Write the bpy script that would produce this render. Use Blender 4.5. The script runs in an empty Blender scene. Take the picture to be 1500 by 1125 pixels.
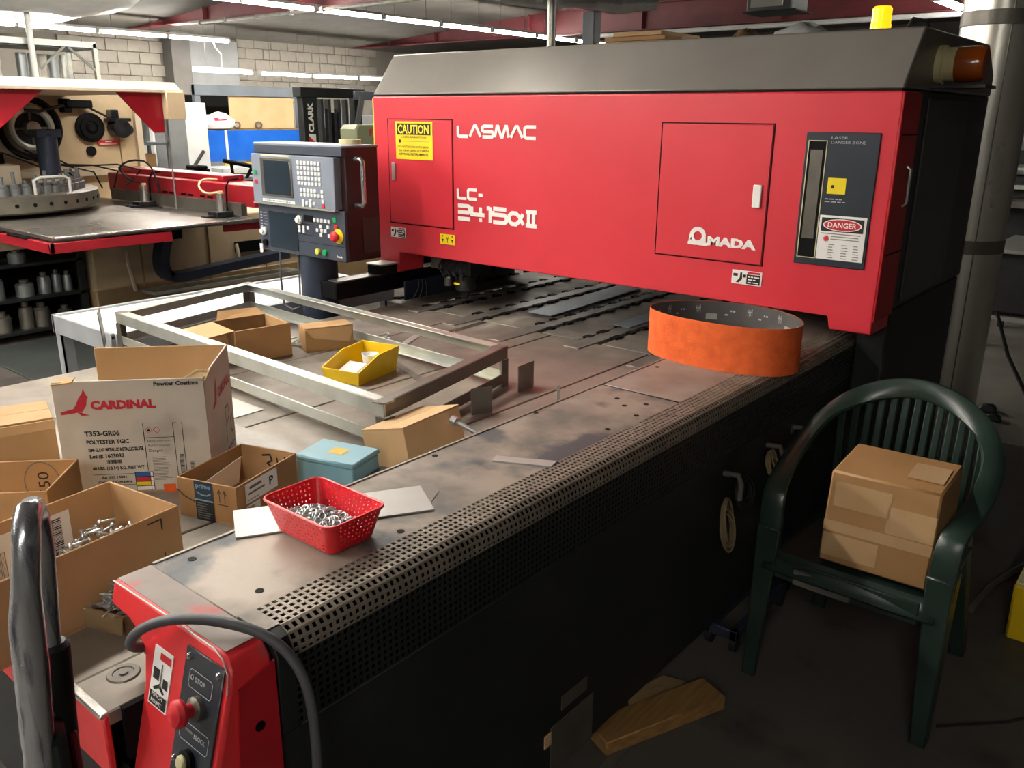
import bpy, bmesh, math, random
from mathutils import Vector, Matrix
random.seed(7)
S = bpy.context.scene
C = S.collection
PI = math.pi
# ------------------------------------------------------------------ camera, world, exposure
cam = bpy.data.cameras.new('camera')
camo = bpy.data.objects.new('camera', cam); C.objects.link(camo)
cam.sensor_width = 36.0; cam.lens = 1253.43 / 1500 * 36; cam.clip_start = .05; cam.clip_end = 100
_y, _p, _r = math.radians(39.514), math.radians(17.369), math.radians(.4788)
_f = Vector((math.cos(_p)*math.cos(_y), math.cos(_p)*math.sin(_y), -math.sin(_p)))
_rt = Vector((math.sin(_y), -math.cos(_y), 0)); _up = _rt.cross(_f)
_R = _rt*math.cos(_r) + _up*math.sin(_r); _U = -_rt*math.sin(_r) + _up*math.cos(_r)
camo.matrix_world = Matrix(((_R.x, _U.x, -_f.x, 0), (_R.y, _U.y, -_f.y, 0), (_R.z, _U.z, -_f.z, 1.62), (0, 0, 0, 1)))
S.camera = camo
w = bpy.data.worlds.new('world'); S.world = w; w.use_nodes = True
w.node_tree.nodes['Background'].inputs[0].default_value = (.5, .52, .55, 1)
w.node_tree.nodes['Background'].inputs[1].default_value = .05
S.view_settings.view_transform = 'Standard'; S.view_settings.look = 'None'
S.view_settings.gamma = 1; S.view_settings.use_curve_mapping = False
S.view_settings.exposure = 0.9
TUBE_STRENGTH = 60.0
# ------------------------------------------------------------------ materials
def lin(h):
    h = h.lstrip('#'); o = []
    for i in (0, 2, 4):
        c = int(h[i:i+2], 16) / 255
        o.append(c/12.92 if c <= .04045 else ((c+.055)/1.055)**2.4)
    return (*o, 1)
MATS = {}
def M(name, col, rough=.5, metal=0, col2=None, scale=8, amt=(.35, .7), bump=0, bscale=60, stretch=None, col3=None, scale3=3, amt3=(.55, .7), emit=0, trans=0, alpha=1, spec=None, coat=0, rvar=0):
    m = bpy.data.materials.new(name); m.use_nodes = True; nt = m.node_tree; N = nt.nodes; L = nt.links
    b = N['Principled BSDF']; c = lin(col)
    b.inputs['Base Color'].default_value = c; b.inputs['Roughness'].default_value = rough; b.inputs['Metallic'].default_value = metal
    if spec is not None: b.inputs['Specular IOR Level'].default_value = spec
    if coat: b.inputs['Coat Weight'].default_value = coat; b.inputs['Coat Roughness'].default_value = .25
    if trans: b.inputs['Transmission Weight'].default_value = trans
    if emit:
        b.inputs['Emission Color'].default_value = c; b.inputs['Emission Strength'].default_value = emit
    tc = N.new('ShaderNodeTexCoord'); src = tc.outputs['Object']
    if stretch:
        mp = N.new('ShaderNodeMapping'); mp.inputs['Scale'].default_value = stretch
        L.new(src, mp.inputs['Vector']); src = mp.outputs['Vector']
    def noise(sc, a, seed):
        n = N.new('ShaderNodeTexNoise'); n.inputs['Scale'].default_value = sc; n.inputs['Detail'].default_value = 6
        n.noise_dimensions = '4D'; n.inputs['W'].default_value = seed
        L.new(src, n.inputs['Vector'])
        r = N.new('ShaderNodeMapRange'); r.inputs['From Min'].default_value = a[0]; r.inputs['From Max'].default_value = a[1]
        L.new(n.outputs['Fac'], r.inputs['Value']); return r.outputs['Result']
    out = None
    if col2:
        f = noise(scale, amt, len(MATS)*1.7); mx = N.new('ShaderNodeMix'); mx.data_type = 'RGBA'
        mx.inputs[6].default_value = c; mx.inputs[7].default_value = lin(col2); L.new(f, mx.inputs[0]); out = mx.outputs[2]
        if rvar:
            mr = N.new('ShaderNodeMapRange'); mr.inputs['To Min'].default_value = rough; mr.inputs['To Max'].default_value = rough+rvar
            L.new(f, mr.inputs['Value']); L.new(mr.outputs['Result'], b.inputs['Roughness'])
    if col3:
        f = noise(scale3, amt3, len(MATS)*3.1+5); mx = N.new('ShaderNodeMix'); mx.data_type = 'RGBA'
        if out: L.new(out, mx.inputs[6])
        else: mx.inputs[6].default_value = c
        mx.inputs[7].default_value = lin(col3); L.new(f, mx.inputs[0]); out = mx.outputs[2]
    if out: L.new(out, b.inputs['Base Color'])
    if bump:
        n = N.new('ShaderNodeTexNoise'); n.inputs['Scale'].default_value = bscale; n.inputs['Detail'].default_value = 5
        L.new(src, n.inputs['Vector']); bp = N.new('ShaderNodeBump'); bp.inputs['Strength'].default_value = bump; bp.inputs['Distance'].default_value = .01
        L.new(n.outputs['Fac'], bp.inputs['Height']); L.new(bp.outputs['Normal'], b.inputs['Normal'])
    MATS[name] = m
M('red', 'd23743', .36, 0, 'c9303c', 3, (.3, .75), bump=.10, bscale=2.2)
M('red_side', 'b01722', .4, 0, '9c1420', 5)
M('red_worn', 'd32a30', .42, 0, 'dd3a3c', 12, (.4, .8), col3='6d6360', scale3=9, amt3=(.62, .70), bump=.08, bscale=40)
M('red_dusty', '8f7f78', .6, 0, '777069', 10, (.35, .7), col3='c5383c', scale3=7, amt3=(.56, .68), bump=.1, bscale=50)
M('hood_grey', '7b7771', .34, .25, '706c67', 4, (.3, .8), coat=.1)
M('dark_panel', '2b2c2c', .45, 0, '343535', 6)
M('side_grey', '454643', .4, 0, '3c3d3b', 6, bump=.05, bscale=20)
M('machine_black', '15191a', .55, 0, '1d2122', 5, bump=.05)
M('soft_black', '08090a', .7, spec=.15)
M('rubber', '17181a', .75)
M('slate', '2a3038', .35, 0, '323842', 5)
M('console_grey', '8791a0', .5, .1, '7b8593', 6)
M('console_blue', '39414f', .5, 0, '313846', 6)
M('console_side', '2a0e11', .45, 0, '220a0d', 3)
M('screen', '27323b', .18, 0, '2f3b44', 4)
M('key_white', 'dfe2e4', .5)
M('key_green', '12a45a', .4); M('key_red', 'd8262e', .4); M('key_yellow', 'd9d35a', .4)
M('knob_white', 'e8e8e4', .4)
M('sign_yellow', 'f4dc12', .55, 0, 'ead00e', 8)
M('sign_black', '141414', .6); M('sign_white', 'f4f4f1', .5, 0, 'eae9e4', 10); M('sign_red', 'cc1f2c', .5)
M('ink_grey', '6c6c68', .7); M('ink', '22211f', .7); M('ink_blue', '2b63ae', .6); M('ink_red', 'c5233b', .6); M('ink_soft', '8d8a84', .7)
M('letter_white', 'f2f0ec', .5)
M('letter_grey', 'b7bcc2', .5)
M('steel_bed', '8a8278', .42, .35, '6b655e', 5, (.38, .64), col3='978e82', scale3=2.0, amt3=(.5, .7), bump=.06, bscale=30, rvar=.2)
M('steel_strip', '6f6a64', .4, .4, '85807a', 9, (.3, .7), bump=.05)
M('cover_dusty', '958a7e', .5, .2, '6b645d', 5, (.44, .58), col3='484d51', scale3=6, amt3=(.51, .61), bump=.08, bscale=45, rvar=.15)
M('cover_blush', '938a80', .5, .2, '846e66', 4, (.46, .64), col3='6d6a68', scale3=6, amt3=(.6, .7), bump=.08, bscale=45, rvar=.15)
M('grille', '857c70', .5, .3, '6d655b', 14, (.35, .7), bump=.05)
M('galv', 'b9bdb8', .38, .55, 'a3a79f', 10, (.35, .7), col3='c8c8b4', scale3=4, amt3=(.5, .7), bump=.04)
M('galv_dark', '6e6a62', .42, .4, '5d5952', 10)
M('sheet_grey', 'b5b4b0', .4, .3, 'a5a4a0', 8, bump=.03)
M('sheet_blue', '8f9cab', .4, .3, '7c8894', 6)
M('plate_dark', '77736d', .4, .4, '68645e', 7)
M('card', 'b99468', .85, 0, 'ad885d', 5, (.3, .7), bump=.05, bscale=80)
M('card_in', 'c5a075', .85, 0, 'ba9468', 6, bump=.05, bscale=80)
M('card_light', 'd3b085', .85, 0, 'c9a577', 6, bump=.05, bscale=80)
M('card_edge', 'cbab7d', .9)
M('card_white', 'd5cfc4', .8, 0, 'c4beb3', 7, (.35, .7), col3='9f988c', scale3=5, amt3=(.62, .8), bump=.06, bscale=25)
M('card_old', '8b7351', .85, 0, '735d40', 8, bump=.1, bscale=40)
M('tape', 'bd9c74', .3, 0, 'b08e64', 9, coat=.3)
M('kraft', 'a57d50', .6, 0, '986f44', 6, bump=.06, bscale=30)
M('steel_bright', 'd8d8d4', .25, .9, 'b0b0ac', 30)
M('bolt_zinc', 'c3c6c8', .3, .8)
M('chrome', 'd4d8de', .2, .9, '70747e', 90, (.5, .68), stretch=(1, 1, .12), rvar=.15)
M('chrome_dull', '5a5c62', .3, .9, '3c3d42', 12)
M('blue_box', '76a5b6', .5, 0, '83b0bd', 6, (.3, .7), col3='6b807e', scale3=12, amt3=(.62, .75))
M('yellow_plastic', 'ecc813', .45, 0, 'd6b10c', 10, (.4, .8))
M('red_plastic', 'e3202c', .35, 0, 'd81c28', 8, coat=.2)
M('belt_orange', 'f06a2c', .8, 0, 'd9581f', 30, (.4, .75), bump=.3, bscale=300)
M('belt_back', '55504f', .6, 0, '484443', 12)
M('chair_green', '26372f', .34, 0, '1f2e28', 8, bump=.05, bscale=15, coat=.15)
M('wood', '9a7442', .7, 0, '7b5a30', 5, (.35, .65), stretch=(1, 14, 14), bump=.15, bscale=25)
M('wood_pallet', 'b98c52', .75, 0, '9a713c', 5, stretch=(3, 14, 14))
M('floor', '4c4844', .55, 0, '5a5550', 2.2, (.35, .65), col3='3a3733', scale3=5, amt3=(.55, .72), bump=.12, bscale=18, rvar=.2)
M('floor_light', '8d8a82', .6, 0, '7b776f', 3, bump=.1, bscale=18)
M('mat', '3b403f', .75, 0, '333836', 5, bump=.1)
M('ceiling', '625f58', .8, 0, '524f49', 3, bump=.1, bscale=6)
M('beam', '6e2a30', .55, 0, '5d2328', 4)
M('block', '7f7a71', .85, 0, '706b63', 6, (.3, .7), bump=.2, bscale=30)
M('mortar', '66625a', .9)
M('wall_dark', '55534f', .85, 0, '4a4845', 4)
M('steel_blue', '767e86', .5, .2, '687078', 5)
M('table_grey', 'a9aeb2', .45, .2, '969b9f', 6)
M('grey_paint', '77797a', .5, 0, '6b6d6e', 5)
M('white_paint', 'dfe1df', .5, 0, 'd3d5d2', 5)
M('insulation', 'e6e6e4', .45, .1, 'd2d2d0', 4, bump=.4, bscale=6)
M('foil', 'c9c9c9', .22, .9, 'a5a5a5', 6, bump=.6, bscale=12)
M('tarp_blue', '1658b8', .3, 0, '1f66c9', 4, bump=.25, bscale=4)
M('beige', 'c7b291', .5, 0, 'b7a281', 4, (.35, .7), bump=.03)
M('beige_low', '9c835f', .55, 0, '8b7350', 5)
M('hood_beige', 'd0c2ab', .5, 0, 'bfb09a', 5)
M('press_red', 'a81d2a', .35, 0, '961a26', 5, coat=.2)
M('press_table', '9a958e', .22, .75, '706c66', 1.6, (.35, .65), rvar=.2)
M('turret', '8b897c', .38, .6, '75736a', 8)
M('olive', '7e8568', .5)
M('bucket', '8b9192', .35, .6)
M('duct', 'd2d0c8', .27, .85, 'bdbbb3', 3, (.3, .7), stretch=(1, 1, .2), rvar=.12)
M('amber', 'f0a010', .2, 0, emit=1.2)
M('amber_dark', 'b4570c', .12, 0, '9a440a', 3, trans=.15, coat=.5)
M('cream', 'cfc79a', .5)
M('tube_glow', 'fff8ee', .5, emit=TUBE_STRENGTH)
M('fixture', 'cfd0cc', .5)
M('plastic_film', 'e4e6e6', .3, 0, 'd0d4d6', 6)
M('bag', 'e9e6e2', .6, bump=.3, bscale=10)
M('yellow_sheet', 'd9b33a', .6)
M('cable_grey', '4a4c50', .55)
M('cable_tan', '7a6c50', .6)
M('navy', '2c3444', .45, .2, '353f52', 6)
# ------------------------------------------------------------------ mesh helpers
class B:
    def __init__(s): s.v = []; s.f = []
    def add(s, vs, fs):
        o = len(s.v); s.v += [tuple(v) for v in vs]; s.f += [tuple(i+o for i in f) for f in fs]; return s
    def box(s, x0, y0, z0, x1, y1, z1, m=None):
        vs = [Vector((x, y, z)) for z in (z0, z1) for y in (y0, y1) for x in (x0, x1)]
        if m is not None: vs = [m @ v for v in vs]
        return s.add(vs, [(0, 2, 3, 1), (4, 5, 7, 6), (0, 1, 5, 4), (2, 6, 7, 3), (0, 4, 6, 2), (1, 3, 7, 5)])
    def cb(s, c, d, m=None):
        return s.box(c[0]-d[0]/2, c[1]-d[1]/2, c[2]-d[2]/2, c[0]+d[0]/2, c[1]+d[1]/2, c[2]+d[2]/2, m)
    def hexa(s, p):   # 4 bottom ccw, 4 top ccw
        return s.add(p, [(3, 2, 1, 0), (4, 5, 6, 7), (0, 1, 5, 4), (1, 2, 6, 5), (2, 3, 7, 6), (3, 0, 4, 7)])
    def cyl(s, p0, p1, r0, r1=None, n=16, cap=True):
        p0 = Vector(p0); p1 = Vector(p1); r1 = r0 if r1 is None else r1; d = (p1-p0).normalized()
        a = d.orthogonal().normalized(); b = d.cross(a)
        vs = [p0+(a*math.cos(2*PI*i/n)+b*math.sin(2*PI*i/n))*r0 for i in range(n)] + [p1+(a*math.cos(2*PI*i/n)+b*math.sin(2*PI*i/n))*r1 for i in range(n)]
        fs = [(i, (i+1) % n, n+(i+1) % n, n+i) for i in range(n)]
        if cap: fs += [tuple(range(n-1, -1, -1)), tuple(range(n, 2*n))]
        return s.add(vs, fs)
    def tube(s, pts, r, n=8, closed=False):
        P = [Vector(p) for p in pts]; k = len(P); a = None; vs = []
        for i in range(k):
            d = (P[(i+1) % k]-P[i-1] if closed else P[min(i+1, k-1)]-P[max(i-1, 0)]).normalized()
            a = d.orthogonal().normalized() if a is None else (a-d*a.dot(d)).normalized()
            b = d.cross(a); rr = r[i] if isinstance(r, (list, tuple)) else r
            vs += [P[i]+(a*math.cos(2*PI*j/n)+b*math.sin(2*PI*j/n))*rr for j in range(n)]
        fs = []
        for i in range(k if closed else k-1):
            o, q = i*n, ((i+1) % k)*n
            fs += [(o+j, o+(j+1) % n, q+(j+1) % n, q+j) for j in range(n)]
        if not closed: fs += [tuple(range(n-1, -1, -1)), tuple((k-1)*n+j for j in range(n))]
        return s.add(vs, fs)
    def prism(s, poly, ax, a0, a1):
        def mk(p, a): return {'x': (a, p[0], p[1]), 'y': (p[0], a, p[1]), 'z': (p[0], p[1], a)}[ax]
        n = len(poly); vs = [mk(p, a0) for p in poly]+[mk(p, a1) for p in poly]
        return s.add(vs, [tuple(range(n-1, -1, -1)), tuple(range(n, 2*n))]+[(i, (i+1) % n, n+(i+1) % n, n+i) for i in range(n)])
    def lathe(s, prof, c=(0, 0, 0), n=24, m=None):
        vs = []
        for r, z in prof: vs += [Vector((c[0]+r*math.cos(2*PI*j/n), c[1]+r*math.sin(2*PI*j/n), c[2]+z)) for j in range(n)]
        if m is not None: vs = [m @ v for v in vs]
        k = len(prof); fs = [(i*n+j, i*n+(j+1) % n, (i+1)*n+(j+1) % n, (i+1)*n+j) for i in range(k-1) for j in range(n)]
        if prof[0][0] > 0: fs.append(tuple(range(n-1, -1, -1)))
        if prof[-1][0] > 0: fs.append(tuple((k-1)*n+j for j in range(n)))
        return s.add(vs, fs)
    def torus(s, c, nrm, R, r, n=20, k=6, a0=0, a1=2*PI):
        nrm = Vector(nrm).normalized(); a = nrm.orthogonal().normalized(); b = nrm.cross(a); c = Vector(c)
        full = abs(a1-a0-2*PI) < 1e-4
        pts = [c+(a*math.cos(a0+(a1-a0)*i/n)+b*math.sin(a0+(a1-a0)*i/n))*R for i in range(n if full else n+1)]
        return s.tube(pts, r, k, full)
    def sheet(s, p, t):   # thin slab from 4 corner points, thickness t along its normal
        p = [Vector(q) for q in p]; n = (p[1]-p[0]).cross(p[3]-p[0]).normalized()*t
        return s.hexa(p+[q+n for q in p])
def link(name, me, mat, parent):
    o = bpy.data.objects.new(name, me); C.objects.link(o)
    if mat: me.materials.append(MATS[mat])
    if parent is not None: o.parent = parent
    return o
def origin(parent):
    while parent is not None:
        if parent.type == 'EMPTY': return parent
        parent = parent.parent
    return None
def part(parent, name, b, mat, world=False, bevel=0, smooth=True, label=None, seg=1):
    """b in the thing's local frame, or in world coordinates when world is set"""
    me = bpy.data.meshes.new(name)
    vs = b.v
    if world:
        r = origin(parent)
        if r is not None:
            Rz = Matrix.Rotation(-r.rotation_euler.z, 3, 'Z'); l = r.location
            vs = [tuple(Rz @ (Vector(v)-l)) for v in vs]
    me.from_pydata(vs, [], b.f); 
    bm = bmesh.new(); bm.from_mesh(me); bmesh.ops.recalc_face_normals(bm, faces=bm.faces); bm.to_mesh(me); bm.free()
    o = link(name, me, mat, parent)
    if bevel:
        md = o.modifiers.new('bevel', 'BEVEL'); md.width = bevel; md.segments = seg; md.limit_method = 'ANGLE'; md.angle_limit = math.radians(50)
    if smooth:
        for p in me.polygons: p.use_smooth = True
        try: me.set_sharp_from_angle(angle=math.radians(38))
        except Exception: pass
    if label: o['label'] = label
    return o
def thing(name, label, cat, loc=(0, 0, 0), rotz=0, group=None):
    o = bpy.data.objects.new(name, None); C.objects.link(o); o.empty_display_size = .1
    o.location = loc; o.rotation_euler = (0, 0, rotz); o['label'] = label; o['category'] = cat
    if group: o['group'] = group
    return o
def single(name, label, cat, b, mat, bevel=0, group=None, smooth=True):
    """a thing that is one mesh, given in world coordinates; its origin goes to its base"""
    n = len(b.v); c = Vector((sum(v[0] for v in b.v)/n, sum(v[1] for v in b.v)/n, min(v[2] for v in b.v)))
    b.v = [(v[0]-c.x, v[1]-c.y, v[2]-c.z) for v in b.v]
    o = part(None, name, b, mat, False, bevel, smooth); o.location = c; o['label'] = label; o['category'] = cat
    if group: o['group'] = group
    return o
def struct(name, b, mat, bevel=0):
    o = part(None, name, b, mat, False, bevel); o['kind'] = 'structure'; return o
def dup(root, loc, rotz, label):
    r = root.copy(); C.objects.link(r); r.location = loc; r.rotation_euler = (0, 0, rotz); r['label'] = label
    for ch in list(root.children):
        c = ch.copy(); C.objects.link(c); c.parent = r
        for g in ch.children:
            d = g.copy(); C.objects.link(d); d.parent = c
    return r
def basis(o, right, up):
    r = Vector(right).normalized(); u = Vector(up).normalized(); n = r.cross(u)
    return Matrix(((r.x, u.x, n.x, o[0]), (r.y, u.y, n.y, o[1]), (r.z, u.z, n.z, o[2]), (0, 0, 0, 1)))
def text(parent, name, s, m, w, h, mat, world=False, bold=0, thick=.0006, label=None, fit=True):
    """lettering mesh with its lower left corner at the origin of m, w wide and h tall"""
    cu = bpy.data.curves.new('t', 'FONT'); cu.body = s; cu.size = 1; cu.offset = bold; cu.resolution_u = 2
    o = bpy.data.objects.new('t', cu); C.objects.link(o); bpy.context.view_layer.update()
    me = bpy.data.meshes.new_from_object(o.evaluated_get(bpy.context.evaluated_depsgraph_get())); bpy.data.objects.remove(o); bpy.data.curves.remove(cu)
    xs = [v.co.x for v in me.vertices]; ys = [v.co.y for v in me.vertices]
    x0, y0 = min(xs), min(ys); sx = w/max(1e-6, max(xs)-x0); sy = h/max(1e-6, max(ys)-y0)
    b = B(); b.add([m @ Vector(((v.co.x-x0)*sx, (v.co.y-y0)*sy, thick)) for v in me.vertices], [tuple(p.vertices) for p in me.polygons])
    bpy.data.meshes.remove(me)
    return part(parent, name, b, mat, world, 0, False, label)
STK = [0]
def strokes(b, lines, m, sx, sy, wd, t=.001):
    """stroke lettering: polylines in a unit box, drawn as joined bars of width wd"""
    for ln in lines:
        P = [Vector((x*sx, y*sy)) for x, y in ln]; k = len(P); lf = []; rt = []
        for i in range(k):
            d0 = (P[i]-P[i-1]).normalized() if i else (P[1]-P[0]).normalized()
            d1 = (P[i+1]-P[i]).normalized() if i < k-1 else d0
            n0 = Vector((-d0.y, d0.x)); n1 = Vector((-d1.y, d1.x)); n = (n0+n1)
            n = n.normalized() if n.length > 1e-6 else n0
            q = min(1.6, 1/max(.3, n.dot(n0)))*wd/2
            lf.append(P[i]+n*q); rt.append(P[i]-n*q)
        for i in range(k-1):
            STK[0] = (STK[0]+1) % 12; tt = t+STK[0]*3e-5
            b.add([m @ Vector((q.x, q.y, tt)) for q in (lf[i], lf[i+1], rt[i+1], rt[i])], [(3, 2, 1, 0)])
    return b
def flat(b, poly, m, t=.0005):
    return b.add([m @ Vector((x, y, t)) for x, y in poly], [tuple(range(len(poly)))])
def rect(b, x0, y0, x1, y1, m, t=.0005): return flat(b, [(x0, y0), (x1, y0), (x1, y1), (x0, y1)], m, t)
def barcode(b, x0, y0, x1, y1, m, n=18, vert=False, t=.0008):
    rnd = random.Random(n); p = 0.0
    L_ = (y1-y0) if vert else (x1-x0); u = L_/(n*2.2)
    while p < L_-u*2:
        wd = u*rnd.choice((.6, 1, 1.7))
        if vert: rect(b, x0, y0+p, x1, y0+p+wd, m, t)
        else: rect(b, x0+p, y0, x0+p+wd, y1, m, t)
        p += wd+u*rnd.choice((.6, 1, 1.3))
    return b
def circ(cx, cy, rx, ry=None, n=20, a0=0, a1=2*PI):
    ry = rx if ry is None else ry
    full = abs(a1-a0-2*PI) < 1e-4
    return [(cx+rx*math.cos(a0+(a1-a0)*i/n), cy+ry*math.sin(a0+(a1-a0)*i/n)) for i in range(n if full else n+1)]
def dens2(p, it=2):
    for _ in range(it):
        o = [p[0]]
        for a, c in zip(p[:-1], p[1:]): o += [tuple(a[i]*.75+c[i]*.25 for i in range(3)), tuple(a[i]*.25+c[i]*.75 for i in range(3))]
        p = o+[p[-1]]
    return p
# ------------------------------------------------------------------ the setting
struct('floor', B().box(-9, -5, -.1, 19, 15.6, 0), 'floor')
fl = struct('trim_1', B().box(4.9, -5, 0, 19, 2.6, .004), 'floor_light')
ce = B()
pr = [(-5, 3.42), (10, 3.42), (15.6, 3.0), (15.6, 3.15), (10, 3.57), (-5, 3.57)]
ce.prism(pr, 'x', -9, 19); struct('ceiling', ce, 'ceiling')
wb = struct('wall_back', B().box(-9, 15.55, 0, 19, 15.75, 3.1), 'mortar')
bl = B().box(0, 0, 0, .394, .06, .194); bme = None
for r in range(6):
    for k in range(17):
        x = 6.9+k*.4+(.2 if r % 2 else 0)
        if 8.72 < x+.2 < 10.3: continue
        if bme is None:
            o = part(wb, 'block', bl, 'block', bevel=.006); bme = o
        else:
            o = bme.copy(); C.objects.link(o)
        o.parent = wb; o.location = (x, 15.5+random.uniform(-.006, .006), 1.86+r*.2)
struct('trim_2', B().box(8.75, 15.2, 0, 9.12, 15.5, 3.05), 'wall_dark', .01)
struct('trim_3', B().box(9.14, 15.42, 0, 10.25, 15.52, 2.95), 'grey_paint')
struct('wall_right', B().box(19, -5, 0, 19.2, 15.7, 3.5), 'wall_dark')
struct('wall_left', B().box(-9.2, -5, 0, -9, 15.7, 3.5), 'wall_dark')
struct('wall_front', B().box(-9, -5.2, 0, 19, -5, 3.5), 'wall_dark')
def ibeam(x, y0, y1, z0, z1, n):
    b = B().box(x-.012, y0, z0+.02, x+.012, y1, z1-.02)
    b.box(x-.09, y0, z0, x+.09, y1, z0+.02).box(x-.09, y0, z1-.02, x+.09, y1, z1)
    for k in range(int((y1-y0)/2.4)): b.box(x-.085, y0+1+k*2.4, z0+.02, x+.085, y0+1.02+k*2.4, z1-.02)
    return struct(n, b, 'beam', .003)
ibeam(8.1, -4.9, 15.5, 3.0, 3.42, 'trim_4'); ibeam(13.2, -4.9, 15.5, 3.0, 3.42, 'trim_5')
# conduit under the nearer roof beam and a pale pipe under the farther one
c1 = B().tube([(7.96, 13.2, 2.97), (7.96, 9, 2.97), (7.96, 5, 2.97)], .022, 8)
cd = thing('conduit', 'pale metal conduit clipped under the nearest dark red roof beam', 'conduit', (7.96, 13.2, 2.97)); part(cd, 'pipe', c1, 'galv', True)
for y in (12.9, 12.2, 11.4, 10.6, 9.9): part(cd, 'clip', B().box(7.93, y-.02, 2.94, 7.99, y+.02, 3.0), 'grey_paint', True)
single('pale_pipe', 'long pale pipe under the far roof beam above the laser machine', 'pipe', B().tube([(12.9, 9, 2.93), (12.9, 5, 2.93), (12.9, 2.2, 2.93)], .035, 8), 'white_paint')
single('white_pipe', 'thin vertical white pipe rising behind the punch press hood', 'pipe', B().cyl((5.38, 12.88, 0), (5.38, 12.88, 3.15), .04, n=12), 'white_paint')
single('support_post', 'slim galvanised vertical post behind the laser hood', 'post', B().cyl((9, 6.84, 0), (9, 6.84, 3.42), .055, n=14).box(8.9, 6.74, 0, 9.1, 6.94, .02), 'galv')
# white plastic insulation sagging under the ceiling at the far left
ins = B(); nx, ny = 14, 8
for j in range(ny+1):
    for i in range(nx+1):
        ins.v.append((2.5+3.9*i/nx, 10.3+4.6*j/ny, 3.3-.42*j/ny-.07*math.sin(PI*(i*2 % nx)/nx)-.05*random.random()-(.12 if j in (3, 4) else 0)))
ins.f += [(j*(nx+1)+i, j*(nx+1)+i+1, (j+1)*(nx+1)+i+1, (j+1)*(nx+1)+i) for j in range(ny) for i in range(nx)]
io = single('insulation_sheet', 'sagging white plastic insulation sheet under the ceiling at far left', 'insulation', ins, 'insulation')
io.modifiers.new('s', 'SOLIDIFY').thickness = .02
# ------------------------------------------------------------------ fluorescent lights
def make_light(label):
    t = thing('fluorescent_light', label, 'light', (0, 0, 0), 0, 'fluorescent tube lights under the ceiling')
    h = part(t, 'housing', B().prism([(-.05, .03), (-.03, .07), (.03, .07), (.05, .03)], 'x', 0, 1.16), 'fixture')
    for y in (-.032, .032):
        part(t, 'tube', B().cyl((.02, y, 0), (1.14, y, 0), .019, n=10), 'tube_glow')
    for x in (.0, 1.13): part(h, 'end_cap', B().box(x, -.055, -.022, x+.03, .055, .03), 'fixture')
    for x in (.25, .9): part(h, 'hanger', B().cyl((x, 0, .07), (x, 0, .45), .004, n=5), 'galv_dark')
    return t
ordn = ['leftmost', 'second', 'third', 'fourth', 'fifth', 'sixth', 'seventh', 'eighth', 'ninth', 'tenth', 'eleventh']
proto = None
def row(xs, y, z, phr):
    global proto
    for i, x in enumerate(xs):
        lab = phr % (ordn[i] if i else 'leftmost')
        if proto is None: proto = make_light(lab); proto.location = (x, y, z)
        else: dup(proto, (x, y, z), 0, lab)
row([6.75+1.2*i for i in range(7)], 10.05, 2.97, '%s fluorescent light of the long row at the top centre')
row([4.55, 5.72, 6.89, 8.06], 14.1, 2.83, '%s fluorescent light of the bright row at the far upper left')
row([8.55, 9.86, 11.02, 12.2], 14.2, 2.33, '%s fluorescent light of the low row in front of the block wall')
row([11.2, 12.5], 3.05, 2.93, '%s fluorescent light of the row at the upper right corner')
row([-5.2+1.2*i for i in range(6)], 5.6, 3.0, '%s fluorescent light of the unseen row left of the camera')
row([-2.2+1.2*i for i in range(4)], 3.4, 3.05, '%s fluorescent light of the unseen row above the machine bed')
row([-6.4, -5.1, -3.8, -2.5], -.9, 3.05, '%s fluorescent fill light of the short row added behind the camera')  # added fill row, lifts the chair and the dark floor beside the machine
row([-6.2+1.2*i for i in range(5)], 8.0, 2.9, '%s fluorescent light of the row added in place of daylight beyond the left edge')  # added row, stands in for low daylight from a door at far left
row([2.3, 3.5, 4.7], 6.0, 3.1, '%s fluorescent light of the unseen row above the punch press')
row([2.0, 3.2, 4.4, 5.6], 10.05, 2.97, '%s fluorescent light of the unseen start of the long row')
for o in [o for o in C.objects if o.name.startswith('fluorescent_light') and abs(o.location.y-14.2) < .01]:
    for x in (.25, .9): part(o, 'hanger', B().cyl((x, 0, .4), (x, 0, .80), .004, n=5), 'galv_dark')
single('light_cord', 'white power cord hanging between two rows of fluorescent lights', 'cord', B().tube([(8.9, 14.1, 2.84), (8.95, 14.12, 2.72), (9.08, 14.15, 2.62), (9.1, 14.2, 2.42)], .012, 6), 'white_paint')
# ------------------------------------------------------------------ laser cutting machine
LM = thing('laser_cutting_machine', 'large red laser cutting machine with gantry, steel bed and grilled side cover', 'machine', (1.8, 2.2, 0))
def lp(name, b, mat, parent=None, **k): return part(parent or LM, name, b, mat, True, **k)
XF = 3.0      # front plane of the gantry
FB = basis((XF, 0, 0), (0, -1, 0), (0, 0, 1))         # front plane: x runs to the right as seen (minus Y), y is height
def fm(y, z): return basis((XF-.001, y, z), (0, -1, 0), (0, 0, 1))
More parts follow.
